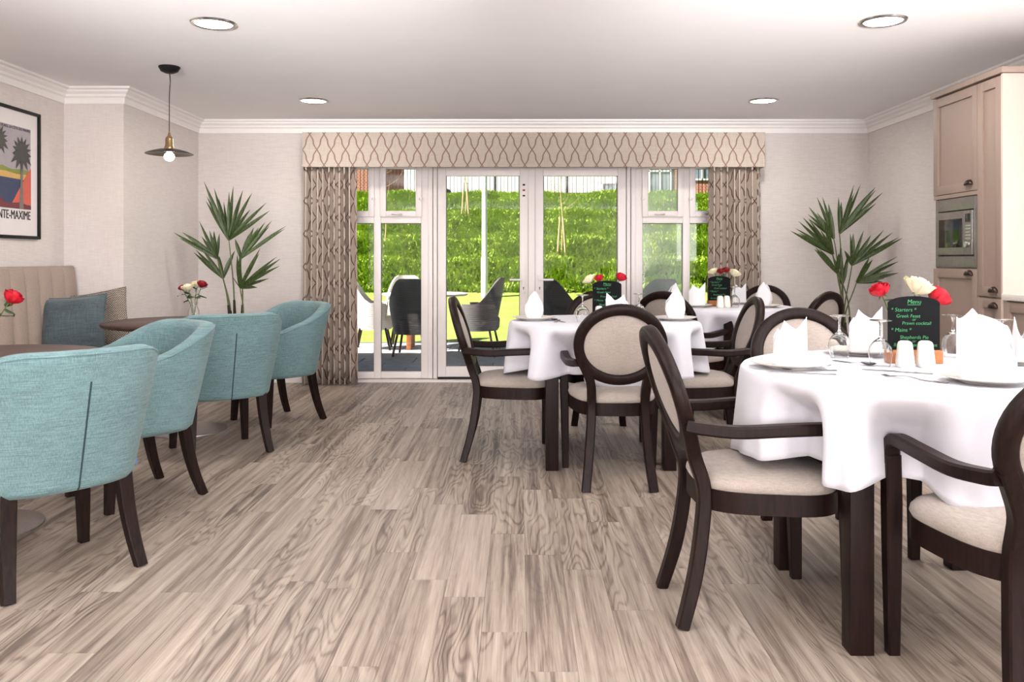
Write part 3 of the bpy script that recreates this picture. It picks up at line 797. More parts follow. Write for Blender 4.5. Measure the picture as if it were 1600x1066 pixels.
# palms
def leaflet(mb, hub, tip, width, droop, nrm):
    h, tpv = Vector(hub), Vector(tip); d_ = tpv-h; L = d_.length; t_ = d_.normalized(); sd = t_.cross(nrm).normalized(); up = sd.cross(t_)
    rows = []
    for i in range(8):
        u = i/7; wv = width*(.25+.75*math.sin(PI*min(1, .12+u*.8)))*(1-u**5)+.0008
        p = h+d_*u+Vector((0, 0, -1))*droop*L*(u**3)
        rows.append([tuple(p-sd*wv+up*wv*.45), tuple(p), tuple(p+sd*wv+up*wv*.45)])
    mb.loft(rows, False, False)
def palm_plant(base_px, Yp, fronds, label, seed, pot_h):
    rnd = random.Random(seed); k = F/Yp
    bx = (base_px-808)/k
    t = thing('potted_palm', label, 'plant', (bx, Yp, 0))
    MB().lathe([(0, 0), (.13, 0), (.14, .01), (.175, pot_h-.02), (.18, pot_h), (.165, pot_h), (.16, pot_h-.03), (0, pot_h-.03)], 40).build('planter', M['planter'], t, angle=50)
    MB().lathe([(0, pot_h-.012), (.08, pot_h-.015), (.162, pot_h-.028)], 24).build('soil', M['soil'], t)
    for fi, (hp, tips, dy) in enumerate(fronds):
        hub = Vector(((hp[0]-808)/k-bx, dy*.45, HC-(hp[1]-405)/k))
        sx = rnd.uniform(-.06, .06); sy = rnd.uniform(-.05, .05)
        low = Vector((sx+hub.x*.15, sy, pot_h-.02))
        pth = spline([low, (hub.x*.35+sx, sy+dy*.1, pot_h+(hub.z-pot_h)*.45), (hub.x*.8+sx*.2, dy*.32, pot_h+(hub.z-pot_h)*.85), hub], 6)
        st = MB().tube(pth, lambda i: .0075-.0035*i/18, 7).build('stem', M['palmstem'], t)
        MB().tube([p+Vector((0, 0, 0)) for p in pth[:5]], lambda i: .018-.002*i, 7).build('fibre_sheath', M['fibre'], st)
        mb = MB()
        for ti, tp_ in enumerate(tips):
            tv = Vector(((tp_[0]-808)/k-bx, dy+rnd.uniform(-.10, .10), HC-(tp_[1]-405)/k))
            leaflet(mb, hub, tv, rnd.uniform(.013, .019), rnd.uniform(-.02, .05), Vector((rnd.uniform(-.3, .3), -1, rnd.uniform(-.1, .5))))
        mb.build('frond', M['palm'], t, angle=80)
    return t
def cr(pts, ox, oy, s): return [(ox+x/s, oy+y/s) for x, y in pts]
LP = lambda pts: cr(pts, 280, 280, 4.847); RP = lambda pts: cr(pts, 1230, 280, 4.844)
lf = [((370, 460), [(165, 115), (185, 150), (275, 60), (255, 130), (320, 170), (365, 80), (395, 45), (440, 60), (455, 130), (545, 85), (500, 210), (640, 175), (650, 235), (200, 25)], .05),
      ((300, 600), [(25, 415), (75, 395), (60, 440), (170, 435), (200, 330), (255, 390), (290, 395), (315, 415)], -.10),
      ((320, 750), [(50, 550), (110, 520), (85, 535), (175, 545), (230, 560), (300, 580), (400, 530), (345, 600)], .10),
      ((455, 600), [(415, 450), (465, 410), (520, 350), (560, 350), (600, 310), (665, 300), (640, 340), (765, 335), (775, 360)], .12),
      ((480, 820), [(820, 645), (780, 600), (765, 585), (630, 520), (645, 550), (515, 540), (485, 570), (690, 755), (655, 810), (470, 720), (740, 690)], -.14)]
palm_plant(370, 7.25, [(LP([h])[0], LP(tp), dy) for h, tp, dy in lf], 'potted fan palm in the corner beside the pendant lamp', 11, .60)
rf = [((400, 410), [(410, 140), (440, 160), (490, 50), (540, 90), (590, 40), (648, 45), (655, 75), (700, 90), (690, 180), (675, 165), (640, 200)], .03),
      ((370, 450), [(305, 115), (245, 130), (265, 240), (190, 210), (180, 250), (330, 180), (220, 290), (240, 330)], .12),
      ((330, 570), [(5, 365), (40, 320), (20, 395), (75, 290), (115, 310), (220, 305), (250, 380), (70, 400)], -.10),
      ((350, 710), [(140, 525), (210, 520), (175, 520), (380, 520), (330, 560)], -.18),
      ((480, 650), [(430, 415), (490, 410), (552, 385), (600, 430), (685, 390), (790, 400), (800, 430), (850, 445), (730, 470), (400, 540)], -.06),
      ((500, 780), [(750, 575), (785, 610), (710, 680), (775, 707), (650, 765), (655, 745), (590, 590), (560, 600)], -.16),
      ((430, 800), [(400, 520), (420, 510), (470, 560), (500, 620), (380, 560)], .1)]
palm_plant(1322, 7.20, [(RP([h])[0], RP(tp), dy) for h, tp, dy in rf], 'potted fan palm in the corner beside the tall cupboards', 12, .45)

# ================================================================== KITCHEN UNITS
CX = 2.67; XK = XR-.022; CY0, CYM, CY1 = 4.607, 4.868, 5.38; CT = 2.20
def shaker(mb_parent, name, y0, y1, z0, z1, handle=None, hz=None):
    """door on the plane x = CX, facing -x"""
    st = .055; g_ = .002
    y0 += g_; y1 -= g_; z0 += g_; z1 -= g_; m = MB()
    m.box(CX-.020, CX, y0, y0+st, z0, z1, .0025).box(CX-.020, CX, y1-st, y1, z0, z1, .0025)
    m.box(CX-.020, CX, y0+st-.001, y1-st+.001, z0, z0+st, .0025).box(CX-.020, CX, y0+st-.001, y1-st+.001, z1-st, z1, .0025)
    o = m.build(name, M['cab'], mb_parent)
    MB().box(CX-.009, CX-.001, y0+st-.002, y1-st+.002, z0+st-.002, z1-st+.002).build('door_panel', M['cab'], o, smooth=False)
    if handle:
        hm = MB(); rows = []
        for i in range(9):
            a = PI*i/8; rows.append([(CX-.02-.028*math.sin(PI*j/10)**.7*math.sin(a)**.5 if 0 < i < 8 else CX-.02, handle+.042*math.cos(a)*(1-.0*j), hz+.030*math.sin(PI/2*j/5 if j < 6 else PI/2)*math.sin(a)) for j in range(6)])
        # cup pull: a quarter-dome
        hm = MB(); rows = []
        for i in range(9):
            lat = i/8*PI/2; row = []
            for j in range(13):
                lo = -PI/2+PI*j/12
                row.append((CX-.02-.026*math.cos(lat)*math.cos(lo), handle+.042*math.cos(lat)*math.sin(lo), hz+.032*math.sin(lat)))
            rows.append(row)
        hm.loft(rows, False, False); h = hm.build('cup_handle', M['bronze'], o); sd = h.modifiers.new('t', 'SOLIDIFY'); sd.thickness = .003
    return o
t = thing('tall_cabinet', 'taupe shaker tall cupboard housing the built-in microwave', 'cabinet', (0, 0, 0))
MB().box(CX, XK, CYM+.001, CY1, .0, 1.098).box(CX, XK, CYM+.001, CY1, 1.522, 2.165).box(CX+.04, XK, CYM+.001, CY1, 1.098, 1.522).box(CX-.002, CX+.03, CYM+.001, CYM+.012, 1.098, 1.522).box(CX-.002, CX+.03, CY1-.012, CY1, 1.098, 1.522).build('body', M['cab'], t, smooth=False)
MB().box(CX-.035, XK, CYM, CY1+.012, 2.167, CT, .003).build('top_moulding', M['cab'], t)
shaker(t, 'door', CYM, CY1, 1.548, 2.160, CYM+.085, 1.585); shaker(t, 'door', CYM, CY1, .12, 1.092, CYM+.085, 1.055)
MB().box(CX-.018, CX, CYM+.002, CY1-.002, 1.524, 1.547).build('filler_strip', M['cab'], t, smooth=False)
t = thing('larder_cabinet', 'narrow taupe tall cupboard with end panel lightened as if lit', 'cabinet', (0, 0, 0))
MB().box(CX, XK, CY0+.02, CYM-.001, 0, 2.165).build('body', M['cab'], t, smooth=False)
MB().box(CX-.022, XK, CY0, CY0+.019, 0.0, 2.165, .002).build('end_panel', M['cab_lit'], t)
MB().box(CX-.035, XK, CY0-.014, CYM-.001, 2.167, CT, .003).build('top_moulding', M['cab'], t)
shaker(t, 'door', CY0+.02, CYM, .937, 2.160, CY0+.09, .965); shaker(t, 'door', CY0+.02, CYM, .12, .932, CY0+.09, .878)
# microwave
t = thing('microwave', 'stainless steel built-in microwave with black glass door', 'microwave', (0, 0, 0))
MZ0, MZ1 = 1.100, 1.520; a0, a1 = CYM+.014, CY1-.014
fr = MB(); x0_, x1_ = CX-.012, CX+.028
fr.box(x0_, x1_, a0, a0+.035, MZ0, MZ1, .003).box(x0_, x1_, a1-.03, a1, MZ0, MZ1, .003).box(x0_, x1_, a0+.034, a1-.029, MZ0, MZ0+.068, .003).box(x0_, x1_, a0+.034, a1-.029, MZ1-.075, MZ1, .003)
fr.build('surround', M['steel'], t)
b0, b1, c0, c1 = a0+.04, a1-.035, MZ0+.075, MZ1-.082
MB().box(CX-.022, CX+.03, b0+.085, b1, c0, c1, .004).build('oven_door', M['steel'], t)
MB().box(CX-.0245, CX-.0215, b0+.105, b1-.03, c0+.045, c1-.045, .001).build('door_glass', M['blackglass'], t)
cp = MB().box(CX-.022, CX+.03, b0, b0+.083, c0, c1, .004).build('control_panel', M['steel'], t)
MB().box(CX-.0245, CX-.0215, b0+.016, b0+.068, c1-.07, c1-.02, .001).build('display', M['blackglass'], cp)
for i in range(5):
    MB().box(CX-.0245, CX-.0215, b0+.016, b0+.068, c1-.095-.019*i, c1-.085-.019*i, .001).build('button', M['chrome'], cp)
kn = MB().lathe([(0, 0), (.019, 0), (.017, .018), (0, .018)], 20); kn.v = [(CX-.022-z, b0+.042+x, c0+.062+y) for x, y, z in kn.v]; kn.build('knob', M['chrome'], cp)
# base units and worktop running towards the camera
for i in range(3):
    y1_ = CY0-.002-i*.6; y0_ = y1_-.596
    t = thing('base_cabinet', ['taupe base cupboard under the worktop adjoining the tall cupboard', 'second base cupboard under the worktop from the tall cupboard', 'third base cupboard under the worktop from the tall cupboard'][i], 'cabinet', (0, 0, 0), 0, 'base cupboards under the worktop')
    MB().box(CX, XK, y0_, y1_, 0, .925).build('body', M['cab'], t, smooth=False)
    shaker(t, 'door', y0_, y1_, .12, .92, y0_+.08, .865)
wt = MB().box(CX-.03, XK, CY0-1.82, CY0-.001, .927, .962, .004).build('worktop', M['worktop']); tag(wt, 'pale worktop on the base cupboards beside the tall cupboard', 'worktop')

# ================================================================== DINING TABLES AND CHAIRS
def dining_chair():
    t = thing('dining_chair', '', 'chair')
    def by(z): return 0 if z < .40 else -.155*((z-.40)/.53)**1.15
    OC, RA, RB = .728, .205, .177
    # oval ring, set on the leaning curve of the back
    n = 56; pth = [(RA*math.cos(2*PI*i/n), by(OC+RB*math.sin(2*PI*i/n)), OC+RB*math.sin(2*PI*i/n)) for i in range(n)]
    MB().sweep(pth, rect(.021, .0255, .35), side=lambda i: (0, 1, .28), loop=True).build('back_frame', M['dark'], t, angle=50)
    ra, rb = RA-.022, RB-.022; mb = MB()
    rings = []
    for sg, order in ((1, range(7)), (-1, range(6, -1, -1))):
        for k in order:
            q = [.02, .3, .55, .75, .9, .98, 1.005][k]; bul = (.016*(1-q**4)+.004)
            ring = []
            for j in range(n):
                a = 2*PI*j/n; z = OC+rb*q*math.sin(a); ring.append((ra*q*math.cos(a), by(z)+sg*bul, z))
            rings.append(ring)
    mb.loft(rings); mb.build('back_pad', M['linen'], t, angle=60)
    for sx in (-1, 1):
        pth = spline([(sx*.168, -.075, 0), (sx*.150, -.030, .16), (sx*.137, -.004, .32), (sx*.134, .0, .43), (sx*.140, by(.53), .53), (sx*.166, by(.60), .60), (sx*.196, by(.66), .66)], 5)
        MB().sweep(pth, lambda i: rect(.0225, .0215 if i > 4 else .0185+.0006*i, .25), side=(1, 0, 0)).build('leg', M['dark'], t)
        pth = [(sx*.240, .425, 0), (sx*.244, .420, .25), (sx*.247, .415, .44), (sx*.250, .412, .585)]
        MB().sweep(pth, lambda i: rect([.017, .021, .023, .022][i], [.018, .023, .026, .024][i], .2), side=(1, 0, 0)).build('leg', M['dark'], t)
        pth = spline([(sx*.250, .413, .56), (sx*.250, .412, .60), (sx*.250, .395, .626), (sx*.250, .35, .635), (sx*.251, .22, .632), (sx*.240, .08, .625), (sx*.215, -.03, .632), (sx*.205, by(.64)-.005, .638)], 5)
        MB().sweep(pth, rect(.0225, .0185, .35), side=(1, 0, 0)).build('arm', M['dark'], t)
    # seat frame and pad: rounded trapezoid
    def outl(gx):
        pts = []
        for i in range(64):
            a = 2*PI*i/64; c_, s_ = math.cos(a), math.sin(a)
            ex = 2/3.4; x = math.copysign(abs(c_)**ex, c_); y = math.copysign(abs(s_)**ex, s_)
            yy = .205+.215*y; wd = .185+(.255-.185)*(yy+.01)/.43
            pts.append((x*(wd+gx), yy+gx*y+(.02*(1-x*x) if y > 0 else 0)))
        return pts
    o_ = outl(0); i_ = outl(-.022)
    MB().loft([[(x, y, .362) for x, y in o_], [(x, y, .428) for x, y in o_], [(x, y, .428) for x, y in i_], [(x, y, .362) for x, y in i_]], loop=True).build('seat_frame', M['dark'], t, angle=50)
    rings = []
    for gx, z in ((-.012, .415), (-.004, .428), (.002, .440), (-.001, .454), (-.012, .468), (-.035, .480), (-.08, .490), (-.14, .496)):
        rings.append([(x, y, z) for x, y in outl(gx)])
    MB().loft(rings).build('seat_pad', M['linen'], t, angle=60)
    return t
TH = .79
def dining_table(c, rz, label):
    t = thing('dining_table', label, 'table', (c[0], c[1], 0), rz, 'dark dining tables under white cloths')
    MB().lathe([(0, .752), (.535, .752), (.548, .760), (.548, .776), (.54, .782), (0, .782)], 64).build('table_top', M['dark'], t)
    ap = MB()
    for sx, sy in ((1, 0), (-1, 0), (0, 1), (0, -1)):
        if sx: ap.box(sx*.30-.011, sx*.30+.011, -.27, .27, .67, .752)
        else: ap.box(-.27, .27, sy*.30-.011, sy*.30+.011, .67, .752)
    ap.build('apron', M['dark'], t, smooth=False)
    for sx in (-1, 1):
        for sy in (-1, 1):
            m = MB().box(sx*.32-.035, sx*.32+.035, sy*.335-.035, sy*.335+.035, 0, .752, .004)
            m.build('leg', M['dark'], t)
    return t
def tablecloth(c, chairs, seed, label, drop=.295):
    """round white cloth; it tucks in where chair arms reach under the top. chairs: angles (deg) seen from the table centre"""
    rnd = random.Random(seed); n = 288; R = .556; ph = [rnd.uniform(0, 6.28) for _ in range(6)]
    rows = []; prof_ = [(0.01, 0, 0), (.25, 0, 0), (.45, 0, 0), (.535, 0, 0), (.55, -.004, 0), (.558, -.014, 0)]
    S = [.08, .16, .26, .36, .46, .56, .66, .76, .86, .93, 1.0]
    for r, dz, _ in prof_:
        rows.append([(r*math.cos(2*PI*j/n), r*math.sin(2*PI*j/n), TH+dz) for j in range(n)])
    val = []
    for a in chairs: val += [a-(31 if a == -87 else 28), a+28]
    ws = [rnd.uniform(.8, 1.2) for _ in val]
    for s in S:
        row = []
        for j in range(n):
            th = 360*j/n; a = math.radians(th)
            dpt = 0
            for v, w_ in zip(val, ws):
                dd = (th-v+180) % 360-180; dpt = max(dpt, math.exp(-(dd/(10.0 if v == -118 else 9.0))**4)*w_)
            wave = .011*math.sin(9*a+ph[0])+.008*math.sin(14*a+ph[1])+.006*math.sin(23*a+ph[2])
            mid = 0
            for cdeg in chairs:
                dd = (th-cdeg+180) % 360-180; mid = max(mid, math.exp(-(dd/16)**2))
            r = .56+.028*s+wave*s*1.2*(1-.4*mid)-min(1, dpt)*.165*smooth(.0, .55, s)
            z = TH-.016-(drop-.016)*s*(1+.05*math.sin(3*a+ph[3])-.10*min(1, dpt)+.03*math.sin(7*a+ph[4]))
            row.append((r*math.cos(a), r*math.sin(a), z))
        rows.append(row)
    mb = MB().loft(rows, True, False)
    mb.f.append(tuple(range(n)))
    o = mb.build('tablecloth', M['cloth'], angle=70); o.location = (c[0], c[1], 0)
    sd = o.modifiers.new('cloth', 'SOLIDIFY'); sd.thickness = .0025; sd.offset = -1
    return tag(o, label, 'tablecloth', 'white tablecloths')
C1 = (1.32, 2.815); C2 = (.51, 4.95); C3 = (1.55, 6.48)
dining_table(C1, 0, 'dark dining table beneath the cloth laid with five place items by the cupboards')['label'] = 'dark dining table under the white cloth nearest the kitchen cupboards'
dining_table(C2, 0, 'dark dining table under the white cloth in front of the double doors')
dining_table(C3, math.radians(40), 'dark dining table under the white cloth beside the trellis curtain')
tablecloth(C1, [180, -87, 92], 4, 'white round tablecloth on the table nearest the kitchen cupboards')
tablecloth(C2, [180, -90, 0, 86], 5, 'white round tablecloth on the table in front of the double doors')
tablecloth(C3, [-128, -50, 52], 6, 'white round tablecloth on the table beside the trellis curtain')
gch = 'oval backed dining armchairs'
dc = dining_chair(); dc['group'] = gch
spots = [((.585, 2.80), face(1, .02), 'oval-backed armchair left of the cupboard-side table, back to the aisle'),
         ((1.335, 2.04), face(0, 1), 'oval-backed armchair pushed in at the cupboard-side table by the broad napkin'),
         ((1.27, 3.66), face(.03, -1), 'oval-backed armchair across the cupboard-side table, behind the upturned glasses'),
         ((-.23, 4.955), face(1, -.01), 'oval-backed armchair left of the door-side table, beside the garden doors'),
         ((.507, 4.24), face(0, 1), 'oval-backed armchair with its round back squarely turned from the door-side table'),
         ((1.255, 4.95), face(-1, .02), 'oval-backed armchair right of the door-side table, facing the aisle'),
         ((.56, 5.755), face(-.03, -1), 'oval-backed armchair behind the door-side table menu board'),
         ((1.085, 5.90), face(.62, .78), 'oval-backed armchair between the door-side and curtain-side tables'),
         ((2.03, 5.84), face(-.64, .77), 'oval-backed armchair at the curtain-side table in front of the corner palm'),
         ((2.02, 7.05), face(-.62, -.78), 'oval-backed armchair at the curtain-side table against the back wall')]
for i, (p, rz, lb) in enumerate(spots):
    if i == 0: dc.location = (*p, 0); dc.rotation_euler.z = rz; dc['label'] = lb
    else: dup(dc, (*p, 0), rz, lb, gch)

# ------------------------------------------------------------------ table settings
ZT = TH+.0005
pm2 = MB().lathe([(0, .004), (.07, .004), (.085, .006), (.118, .016), (.128, .019), (.129, .021), (.118, .0195), (.083, .010), (.07, .0085), (0, .0085)], 48)
pm2.lathe([(.072, .004), (.07, 0), (.064, 0), (.064, .004)], 48)
plate_me = pm2.mesh('plate', True, 60); plate_me.materials.append(M['china'])
def napkin_mesh(kind):
    mb = MB(); n = 96; rows = []; hs = 10
    for i in range(hs+1):
        v = i/hs; row = []
        for j in range(n):
            a = 2*PI*j/n; c_, s_ = math.cos(a), math.sin(a)
            if kind == 0:    # two points side by side, a notch between
                fr_ = np.interp(c_, [-1, -.5, .05, .85, 1], [.10, .150, .118, .160, .14]); bk_ = fr_*.8
                rx = .057*(1+.04*v); ry = .036*(1-.35*v)
            elif kind == 1:  # inner wrap sloping away; the front flap is laid over it below
                bk_ = np.interp(c_, [-1, -.5, 0, .9, 1], [.085, .095, .142, .118, .10]); fr_ = bk_*0+.06
                rx = .055*(1+.03*v); ry = .040*(1-.2*v)
            else:            # one tall point, wide shoulders
                fr_ = np.interp(c_, [-1, 0, 1], [.080, .165, .080]); bk_ = np.interp(c_, [-1, .2, 1], [.080, .150, .080])
                rx = .040*(1+.9*min(v, .55)-.2*v); ry = .036*(1-.4*v)
            sh = 0; wgt = smooth(-.4, .4, s_); top = float(fr_*(1-wgt)+bk_*wgt)
            f = abs(c_)**.75*math.copysign(1, c_); g_ = abs(s_)**.75*math.copysign(1, s_)
            row.append((rx*f+.002*math.sin(7*a), ry*g_+sh*.3, top*v))
        rows.append(row)
    mb.loft(rows, True, False)
    if kind == 1:
        rows = []
        for i in range(hs+1):
            v = i/hs; row = []
            for j in range(41):
                a = PI*1.0-.25+(PI+.35)*j/40; c_, s_ = math.cos(a), math.sin(a)
                f = abs(c_)**.75*math.copysign(1, c_); g_ = abs(s_)**.75*math.copysign(1, s_)
                row.append((.059*f, .0445*(1-.12*v)*g_-.002, v*float(np.interp(c_, [-1, -.62, .75, 1], [.135, .160, .055, .05]))))
            rows.append(row)
        mb.loft(rows, False, False)
    return mb.mesh('napkin', True, 35)
nap_me = []
for k in range(3):
    me = napkin_mesh(k); me.materials.append(M['napkin']); nap_me.append(me)
def napkin(x, y, kind, rz, label, sc=1.0):
    o = link('napkin', nap_me[kind]); o.location = (x, y, ZT+.0087); o.rotation_euler.z = rz; o.scale = (sc,)*3
    sd = o.modifiers.new('cloth', 'SOLIDIFY'); sd.thickness = .0022
    tag(o, label, 'napkin', 'folded white napkins'); return o
def plate(x, y, label):
    o = link('plate', plate_me); o.location = (x, y, ZT); tag(o, label, 'plate', 'cream plates'); return o
gl = [(0, 0), (.030, 0), (.0335, .003), (.041, .03), (.042, .05), (.036, .072), (.020, .090), (.0075, .098), (.004, .105), (.0035, .135), (.006, .148), (.035, .1535), (.036, .155), (.0, .157)]
gl = [(.0300, 0), (.0360, .02), (.0400, .042), (.0360, .066), (.022, .084), (.008, .094), (.0042, .102), (.0038, .136), (.007, .147), (.036, .153), (.0365, .155), (.03, .1562), (0, .157)]
gin = [(0, .090), (.010, .086), (.0205, .0815), (.0340, .0650), (.0380, .042), (.0340, .02), (.0285, 0)]
glass_me = MB().lathe(gin+gl, 40).mesh('wine_glass', True, 50); glass_me.materials.append(M['crystal'])
def wine_glass(x, y, label, sc=1.0):
    o = link('wine_glass', glass_me); o.location = (x, y, ZT); o.scale = (sc,)*3; tag(o, label, 'glass', 'upturned wine glasses'); return o
def strip(prof, z=lambda u: 0, th=.0016):
    """flat cutlery blank along +y: prof list of (y, x_left, x_right)"""
    mb = MB(); rings = []
    for y, xl, xr in prof:
        zz = z(y); rings.append([(xl, y, zz), (xr, y, zz), (xr, y, zz+th), (xl, y, zz+th)])
    return mb.loft(rings)
def arch(y): return .007*math.exp(-((y-.125)/.03)**2)
hnd = [(0, -.008, .008), (.005, -.010, .010), (.03, -.009, .009), (.08, -.0045, .0045), (.115, -.0035, .0035)]
fk = strip(hnd+[(.13, -.006, .006), (.145, -.0115, .0115), (.155, -.012, .012)], arch)
for k in range(4):
    xc = -.0095+.00633*k
    fk.loft([[(xc-.0018, y, arch(y)+q), (xc+.0018, y, arch(y)+q), (xc+.0018, y, arch(y)+q+.0015), (xc-.0018, y, arch(y)+q+.0015)] for y, q in ((.153, 0), (.18, .001), (.198, .004))])
kn_ = strip([(0, -.007, .007), (.004, -.009, .009), (.05, -.0085, .0085), (.085, -.006, .006), (.095, -.006, .009), (.15, -.006, .011), (.19, -.006, .008), (.208, -.006, -.002)], th=.0024)
sp_ = strip(hnd+[(.128, -.006, .006)], arch)
rows = []
for i in range(7):
    r_ = i/6; rows.append([(.0195*r_*math.cos(2*PI*j/20), .155+.029*r_*math.sin(2*PI*j/20), .0005+.008*r_*r_) for j in range(20)])
sp_.loft(rows, True, False); rows = [[(x, y, z+.0014) for x, y, z in r] for r in rows]; sp_.loft(rows, True, False)
cut = {}
for nm, mb in (('fork', fk), ('knife', kn_), ('spoon', sp_)):
    me = mb.mesh(nm, True, 50); me.materials.append(M['cutlery']); cut[nm] = me
def cutlery(nm, x, y, rz, label):
    o = link(nm, cut[nm]); o.location = (x, y, ZT+.0006); o.rotation_euler.z = rz; tag(o, label, nm, 'table cutlery'); return o
shk = MB()
rings = []
for z, h_ in ((0, .024), (.003, .026), (.02, .0265), (.06, .0225), (.078, .0205), (.084, .018), (.088, .012), (.089, .002)):
    ring = []
    for j in range(24):
        a = 2*PI*j/24; c_, s_ = math.cos(a), math.sin(a); ex = .55
        ring.append((h_*math.copysign(abs(c_)**ex, c_), h_*math.copysign(abs(s_)**ex, s_), z))
    rings.append(ring)
shk.loft(rings); shk_me = shk.mesh('shaker', True, 60); shk_me.materials.append(M['china'])
def shaker_pot(x, y, label):
    o = link('condiment_shaker', shk_me); o.location = (x, y, ZT); tag(o, label, 'shaker', 'white condiment shakers'); return o
def menu_board(x, y, rz, label, full=True):
    t = thing('menu_board', label, 'menu board', (x, y, ZT), rz)
    m = MB(); m.box(-.088, .088, -.03, .03, 0, .045, .003); b = m.build('base', M['oak'], t)
    w_ = .0865; zt = .205; pts = [(-w_, .028), (w_, .028), (w_, zt)]+[(w_*math.cos(a), zt+.026*math.sin(a)) for a in [PI*k/24 for k in range(1, 24)]]+[(-w_, zt)]
    vs = [(p[0], -.004, p[1]) for p in pts]+[(p[0], .004, p[1]) for p in pts]; n = len(pts)
    bd = MB().add(vs, [tuple(range(n)), tuple(range(2*n-1, n-1, -1))]+[(i, (i+1) % n, n+(i+1) % n, n+i) for i in range(n)]).build('board', M['chalk'], t, smooth=False)
    lines = [('Menu', 0, .205, .021, 'CENTER'), ('* Starters *', -.078, .178, .0185, 'LEFT'), ('Greek Feast', -.02+.0, .157, .0165, 'CENTER'), ('or', .0, .146, .014, 'CENTER'), ('Prawn cocktail', .008, .132, .0165, 'CENTER'),
             ('* Mains *', -.078, .108, .0185, 'LEFT'), ('Shepherds Pie', .0, .083, .0170, 'CENTER'), ('or', .0, .071, .014, 'CENTER'), ('Breaded cod and chips', .004, .057, .0160, 'CENTER')]
    for s, lx, lz, sz, al in lines:
        text(s, sz, M['chalkgreen'], bd, (lx, -.0046, lz), (PI/2, 0, 0), 'lettering', 1, .15, al, .0003)
    MB().box(-.022, .022, -.0050, -.0040, .2005, .2017).build('underline', M['chalkgreen'], bd, smooth=False)
    return t
# table beside the cupboards
n1 = 'cupboard-side table'
plate(.905, 2.80, 'cream plate at the left place of the '+n1); napkin(.905, 2.80, 0, .3, 'two-pointed white napkin standing left of the cutlery on the '+n1, 1.0)
plate(1.37, 2.46, 'cream plate beside the fork on the '+n1); napkin(1.365, 2.46, 1, -.12, 'broad white napkin standing beside the fork on the '+n1, 1.32)
plate(1.30, 3.20, 'cream plate behind the upturned glasses on the '+n1); napkin(1.32, 3.20, 0, .1, 'white napkin standing behind the upturned glasses on the '+n1, 1.08)
plate(1.74, 2.92, 'cream plate on the cupboard edge of the '+n1); napkin(1.745, 2.92, 2, 1.2, 'white napkin at the cupboard edge of the '+n1)
wine_glass(1.175, 3.08, 'upturned wine glass beside the left place of the '+n1); wine_glass(1.222, 2.84, 'upturned wine glass next to the white shakers')
wine_glass(1.60, 3.10, 'upturned wine glass standing right of the menu board on the '+n1); wine_glass(1.64, 2.86, 'upturned wine glass behind the broad napkin on the '+n1)
shaker_pot(1.290, 2.81, 'white shaker nearer the wine glass in front of the chalk menu'); shaker_pot(1.358, 2.81, 'white shaker right of its twin in front of the chalk menu')
menu_board(1.375, 2.93, math.radians(-4), 'black chalk menu board in oak base behind the white shakers')
v3 = (1.38, 3.06, ZT); vase(v3, .11, .034, 'glass vase of roses behind the menu on the '+n1)
rose((1.38, 3.06, ZT+.012), (1.315, 3.04, 1.015), 'red', 'red rose leaning left of the menu on the '+n1, 2, 11, 1.0)
rose((1.38, 3.065, ZT+.012), (1.437, 3.05, 1.020), 'cream', 'large white rose above the menu on the '+n1, 3, 12, 1.3)
rose((1.386, 3.06, ZT+.012), (1.492, 3.04, .992), 'red', 'red rose leaning right of the menu on the '+n1, 2, 13, 1.25)
cutlery('spoon', 1.12, 2.99, math.radians(205), 'spoon lying beside the first upturned glass'); cutlery('spoon', 1.055, 2.85, math.radians(28), 'dessert spoon right of the left plate')
cutlery('knife', .99, 2.62, math.radians(72), 'knife on the cloth edge below the left plate'); cutlery('fork', 1.245, 2.44, math.radians(38), 'fork on the cloth left of the broad napkin')
cutlery('knife', 1.30, 2.64, math.radians(60), 'knife on the cloth in front of the shakers'); cutlery('spoon', 1.03, 2.72, math.radians(85), 'spoon on the cloth edge in front of the left plate')
# table in front of the doors
n2 = 'door-side table'
plate(.10, 4.98, 'cream plate at the left place of the '+n2); napkin(.10, 4.98, 2, 0, 'single-pointed white napkin at the left place of the '+n2)
plate(.53, 4.60, 'cream plate behind the round chair back on the '+n2); napkin(.545, 4.60, 0, PI, 'two-pointed white napkin in front of the menu on the '+n2, 1.05)
plate(.93, 4.97, 'cream plate at the right place of the '+n2); napkin(.93, 4.97, 2, .2, 'tall pointed white napkin at the right place of the '+n2, 1.12)
wine_glass(.375, 4.85, 'upturned wine glass left of the menu on the '+n2); wine_glass(.725, 5.02, 'upturned wine glass right of the menu on the '+n2)
menu_board(.535, 5.03, math.radians(3), 'chalk menu board in front of the garden doors')
v4 = (.545, 5.15, ZT); vase(v4, .11, .034, 'glass vase of roses behind the menu on the '+n2)
rose((.545, 5.15, ZT+.012), (.503, 5.13, 1.015), 'red', 'red rose left of centre over the menu on the '+n2, 2, 21, .8)
rose((.545, 5.155, ZT+.012), (.455, 5.16, 1.005), 'cream', 'white rose leaning left over the menu on the '+n2, 2, 22, 1.0)
rose((.55, 5.15, ZT+.012), (.618, 5.12, 1.018), 'red', 'red rose right of centre over the menu on the '+n2, 2, 23, 1.0)
shaker_pot(.475, 4.90, 'white shaker left of the napkin under the menu on the '+n2)
cutlery('spoon', .27, 4.80, math.radians(20), 'spoon right of the left plate on the '+n2); cutlery('knife', .215, 4.78, math.radians(-10), 'knife right of the left plate on the '+n2)
